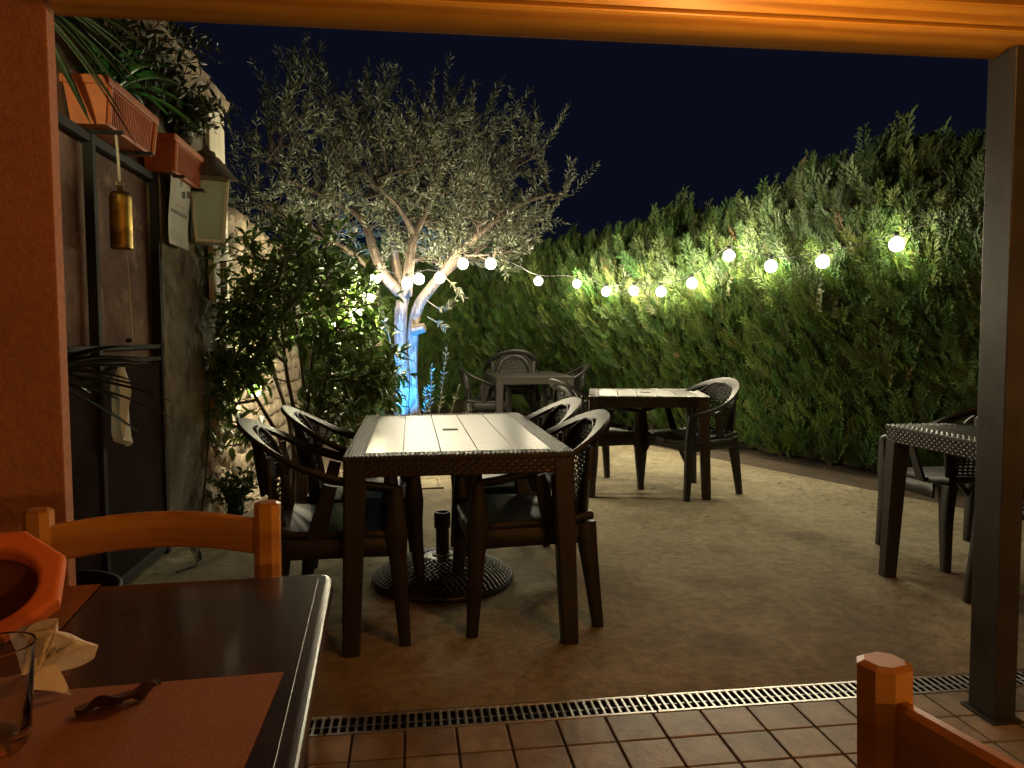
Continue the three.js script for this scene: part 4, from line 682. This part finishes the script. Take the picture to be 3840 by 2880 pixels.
function woodChair(label, pos, turn) {                                       // faces +z, back at -z
  const o = thing('wooden_chair', label, 'chair', pos, turn, 'varnished wooden chairs'), H = 0.838;
  for (const s of [-1, 1]) {
    const oct = (w) => rect(w, w, w * 0.26);
    mesh('post', sweep([V(s * 0.195, 0, -0.19), V(s * 0.2, 0.42, -0.19), V(s * 0.204, H - 0.012, -0.2), V(s * 0.204, H - 0.004, -0.2), V(s * 0.204, H, -0.2)], (t) => oct(t < 0.8 ? 0.046 : t < 0.99 ? 0.042 : 0.034), V(1, 0, 0), 0.4), M.chairWood, o);
    mesh('leg', bar([s * 0.195, 0.43, 0.19], [s * 0.195, 0, 0.19], 0.042, 0.042, 0.034, 0.034), M.chairWood, o);
    mesh('side_stretcher', bar([s * 0.195, 0.2, -0.17], [s * 0.195, 0.2, 0.17], 0.022, 0.022), M.chairWood, o);
  }
  const rail = (y, h) => sweep(curve([[-0.186, y - 0.006, -0.2], [-0.09, y + 0.004, -0.222], [0, y + 0.007, -0.23], [0.09, y + 0.004, -0.222], [0.186, y - 0.006, -0.2]], 24), rect(h, 0.018, 0.005), V(0, 1, 0), 0.6);
  mesh('top_rail', rail(0.778, 0.068), M.chairWood, o); mesh('lower_rail', rail(0.60, 0.05), M.chairWood, o);
  mesh('seat', box(0.44, 0.03, 0.43, 0, 0.445, 0.005, 0.01), M.chairWood, o);
  mesh('front_stretcher', bar([-0.18, 0.3, 0.19], [0.18, 0.3, 0.19], 0.022, 0.022), M.chairWood, o);
  return o;
}
const wc = woodChair('orange varnished wooden chair across the dark dining table', [-0.478, 0, -1.3], 0);
copy(wc, 'wooden_chair', 'orange varnished wooden chair cut off at the bottom right corner', [0.691, 0, -0.519], 104.5 * D, 'varnished wooden chairs');
function mat(label, pts, y, seed) {
  const g = slab(pts, 0, 0.0012), o = mesh('paper_placemat', g, M.paper); o.position.y = y; return tag(o, label, 'placemat', 'brown paper placemats');
}
mat('brown paper placemat at the front edge of the table', [[-0.47, -0.915], [-0.156, -0.932], [-0.162, -0.58], [-0.55, -0.56]], TY + 0.001, 1);
mat('brown paper placemat at the back left under the orange bowl', [[-0.9, -1.28], [-0.508, -1.318], [-0.485, -1.1], [-0.88, -1.02]], TY + 0.0015, 2);
{ // crumpled napkin: a square sheet folded over random creases
  const r = rng(41), g = new THREE.PlaneGeometry(0.22, 0.22, 72, 72), p = g.attributes.position, v = V(0, 0, 0);
  for (let i = 0; i < p.count; i++) p.setZ(i, 0.004 * Math.sin(p.getX(i) * 61) * Math.sin(p.getY(i) * 47));
  for (let k = 0; k < 9; k++) {
    const n = rdir(r), c = rdir(r).multiplyScalar(0.012 + 0.026 * r());
    if (n.dot(c) < 0) n.negate();
    for (let i = 0; i < p.count; i++) { v.fromBufferAttribute(p, i); const d = v.clone().sub(c).dot(n); if (d > 0) { v.addScaledVector(n, -2 * d * 0.96); p.setXYZ(i, v.x, v.y, v.z); } }
  }
  g.computeBoundingBox(); const b = g.boundingBox, z = b.getSize(V(0, 0, 0)), m = b.getCenter(V(0, 0, 0)); g.translate(-m.x, -b.min.y, -m.z).scale(0.088 / z.x, 0.086 / z.y, 0.075 / z.z);
  const o = mesh('napkin', toCreasedNormals(mergeVertices(g.deleteAttribute('normal').deleteAttribute('uv')), 0.7), M.napkin); o.position.set(-0.405, TY + 0.003, -0.915); o.rotation.y = 0.4; tag(o, 'crumpled white paper napkin on the placemat', 'napkin');
}
{ // twisted dark peel or wrapper
  const r = rng(7), pts = curve([[-0.036, 0.004, 0.012], [-0.018, 0.008, 0.006], [0.006, 0.010, 0.0], [0.026, 0.012, -0.008], [0.04, 0.016, -0.022]], 26);
  const g = sweep(pts, (t) => { const w = 0.017 * Math.sin(PI * clamp(t * 0.86 + 0.1)) + 0.002; return [[-w, 0.004 + 0.003 * Math.sin(t * 19)], [-w * 0.4, -0.003], [w * 0.3, 0.002 + 0.003 * Math.sin(t * 25)], [w, -0.002 + 0.004 * Math.sin(t * 15)], [w * 0.3, -0.004], [-w * 0.5, -0.006]]; }, V(0, 0.5, 1), 0.5);
  const o = mesh('wrapper', g, phys({ color: lin(0.035, 0.018, 0.016), roughness: 0.4, clearcoat: 0.4 })); o.position.set(-0.322, TY + 0.004, -0.862); o.rotation.y = 0.08;  tag(o, 'twisted dark brown wrapper lying on the front placemat', 'wrapper');
}
{ // glass
  const o = mesh('tumbler', lathe([[0, 0.0], [0.026, 0.0], [0.029, 0.004], [0.036, 0.1], [0.0365, 0.102], [0.0345, 0.102], [0.0275, 0.014], [0.0, 0.011]], 40), M.tumbler); o.position.set(-0.408, TY + 0.0028, -0.795); tag(o, 'clear glass tumbler at the left edge of the picture', 'glass');
}
{ // orange octagonal bowl tipped towards the viewer
  const o = thing('orange_bowl', 'orange octagonal bowl tilted towards the viewer at the far left of the table', 'bowl', [-0.566, TY + 0.004, -1.05], 0.25);
  const R = 0.104, sh = new THREE.Shape(Array.from({ length: 8 }, (_, k) => new THREE.Vector2(Math.cos((k + 0.5) * PI / 4) * R, Math.sin((k + 0.5) * PI / 4) * R))), hole = new THREE.Path(); hole.absellipse(0, -0.004, 0.066, 0.066, 0, Math.PI * 2); sh.holes.push(hole);
  const g = new THREE.ExtrudeGeometry(sh, { depth: 0.012, bevelEnabled: true, bevelThickness: 0.008, bevelSize: 0.009, bevelOffset: -0.009, bevelSegments: 5, curveSegments: 28 });
  const b = mesh('rim', g, M.orange, o); b.position.set(0, 0.052, -0.075); b.rotation.x = -0.98;
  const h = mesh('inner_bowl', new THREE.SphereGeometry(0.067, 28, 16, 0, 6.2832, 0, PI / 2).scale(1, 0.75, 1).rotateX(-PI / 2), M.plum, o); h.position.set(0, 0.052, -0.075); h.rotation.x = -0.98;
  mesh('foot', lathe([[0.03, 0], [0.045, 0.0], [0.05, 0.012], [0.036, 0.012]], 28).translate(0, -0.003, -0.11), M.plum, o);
}
renderer.render(scene, camera);
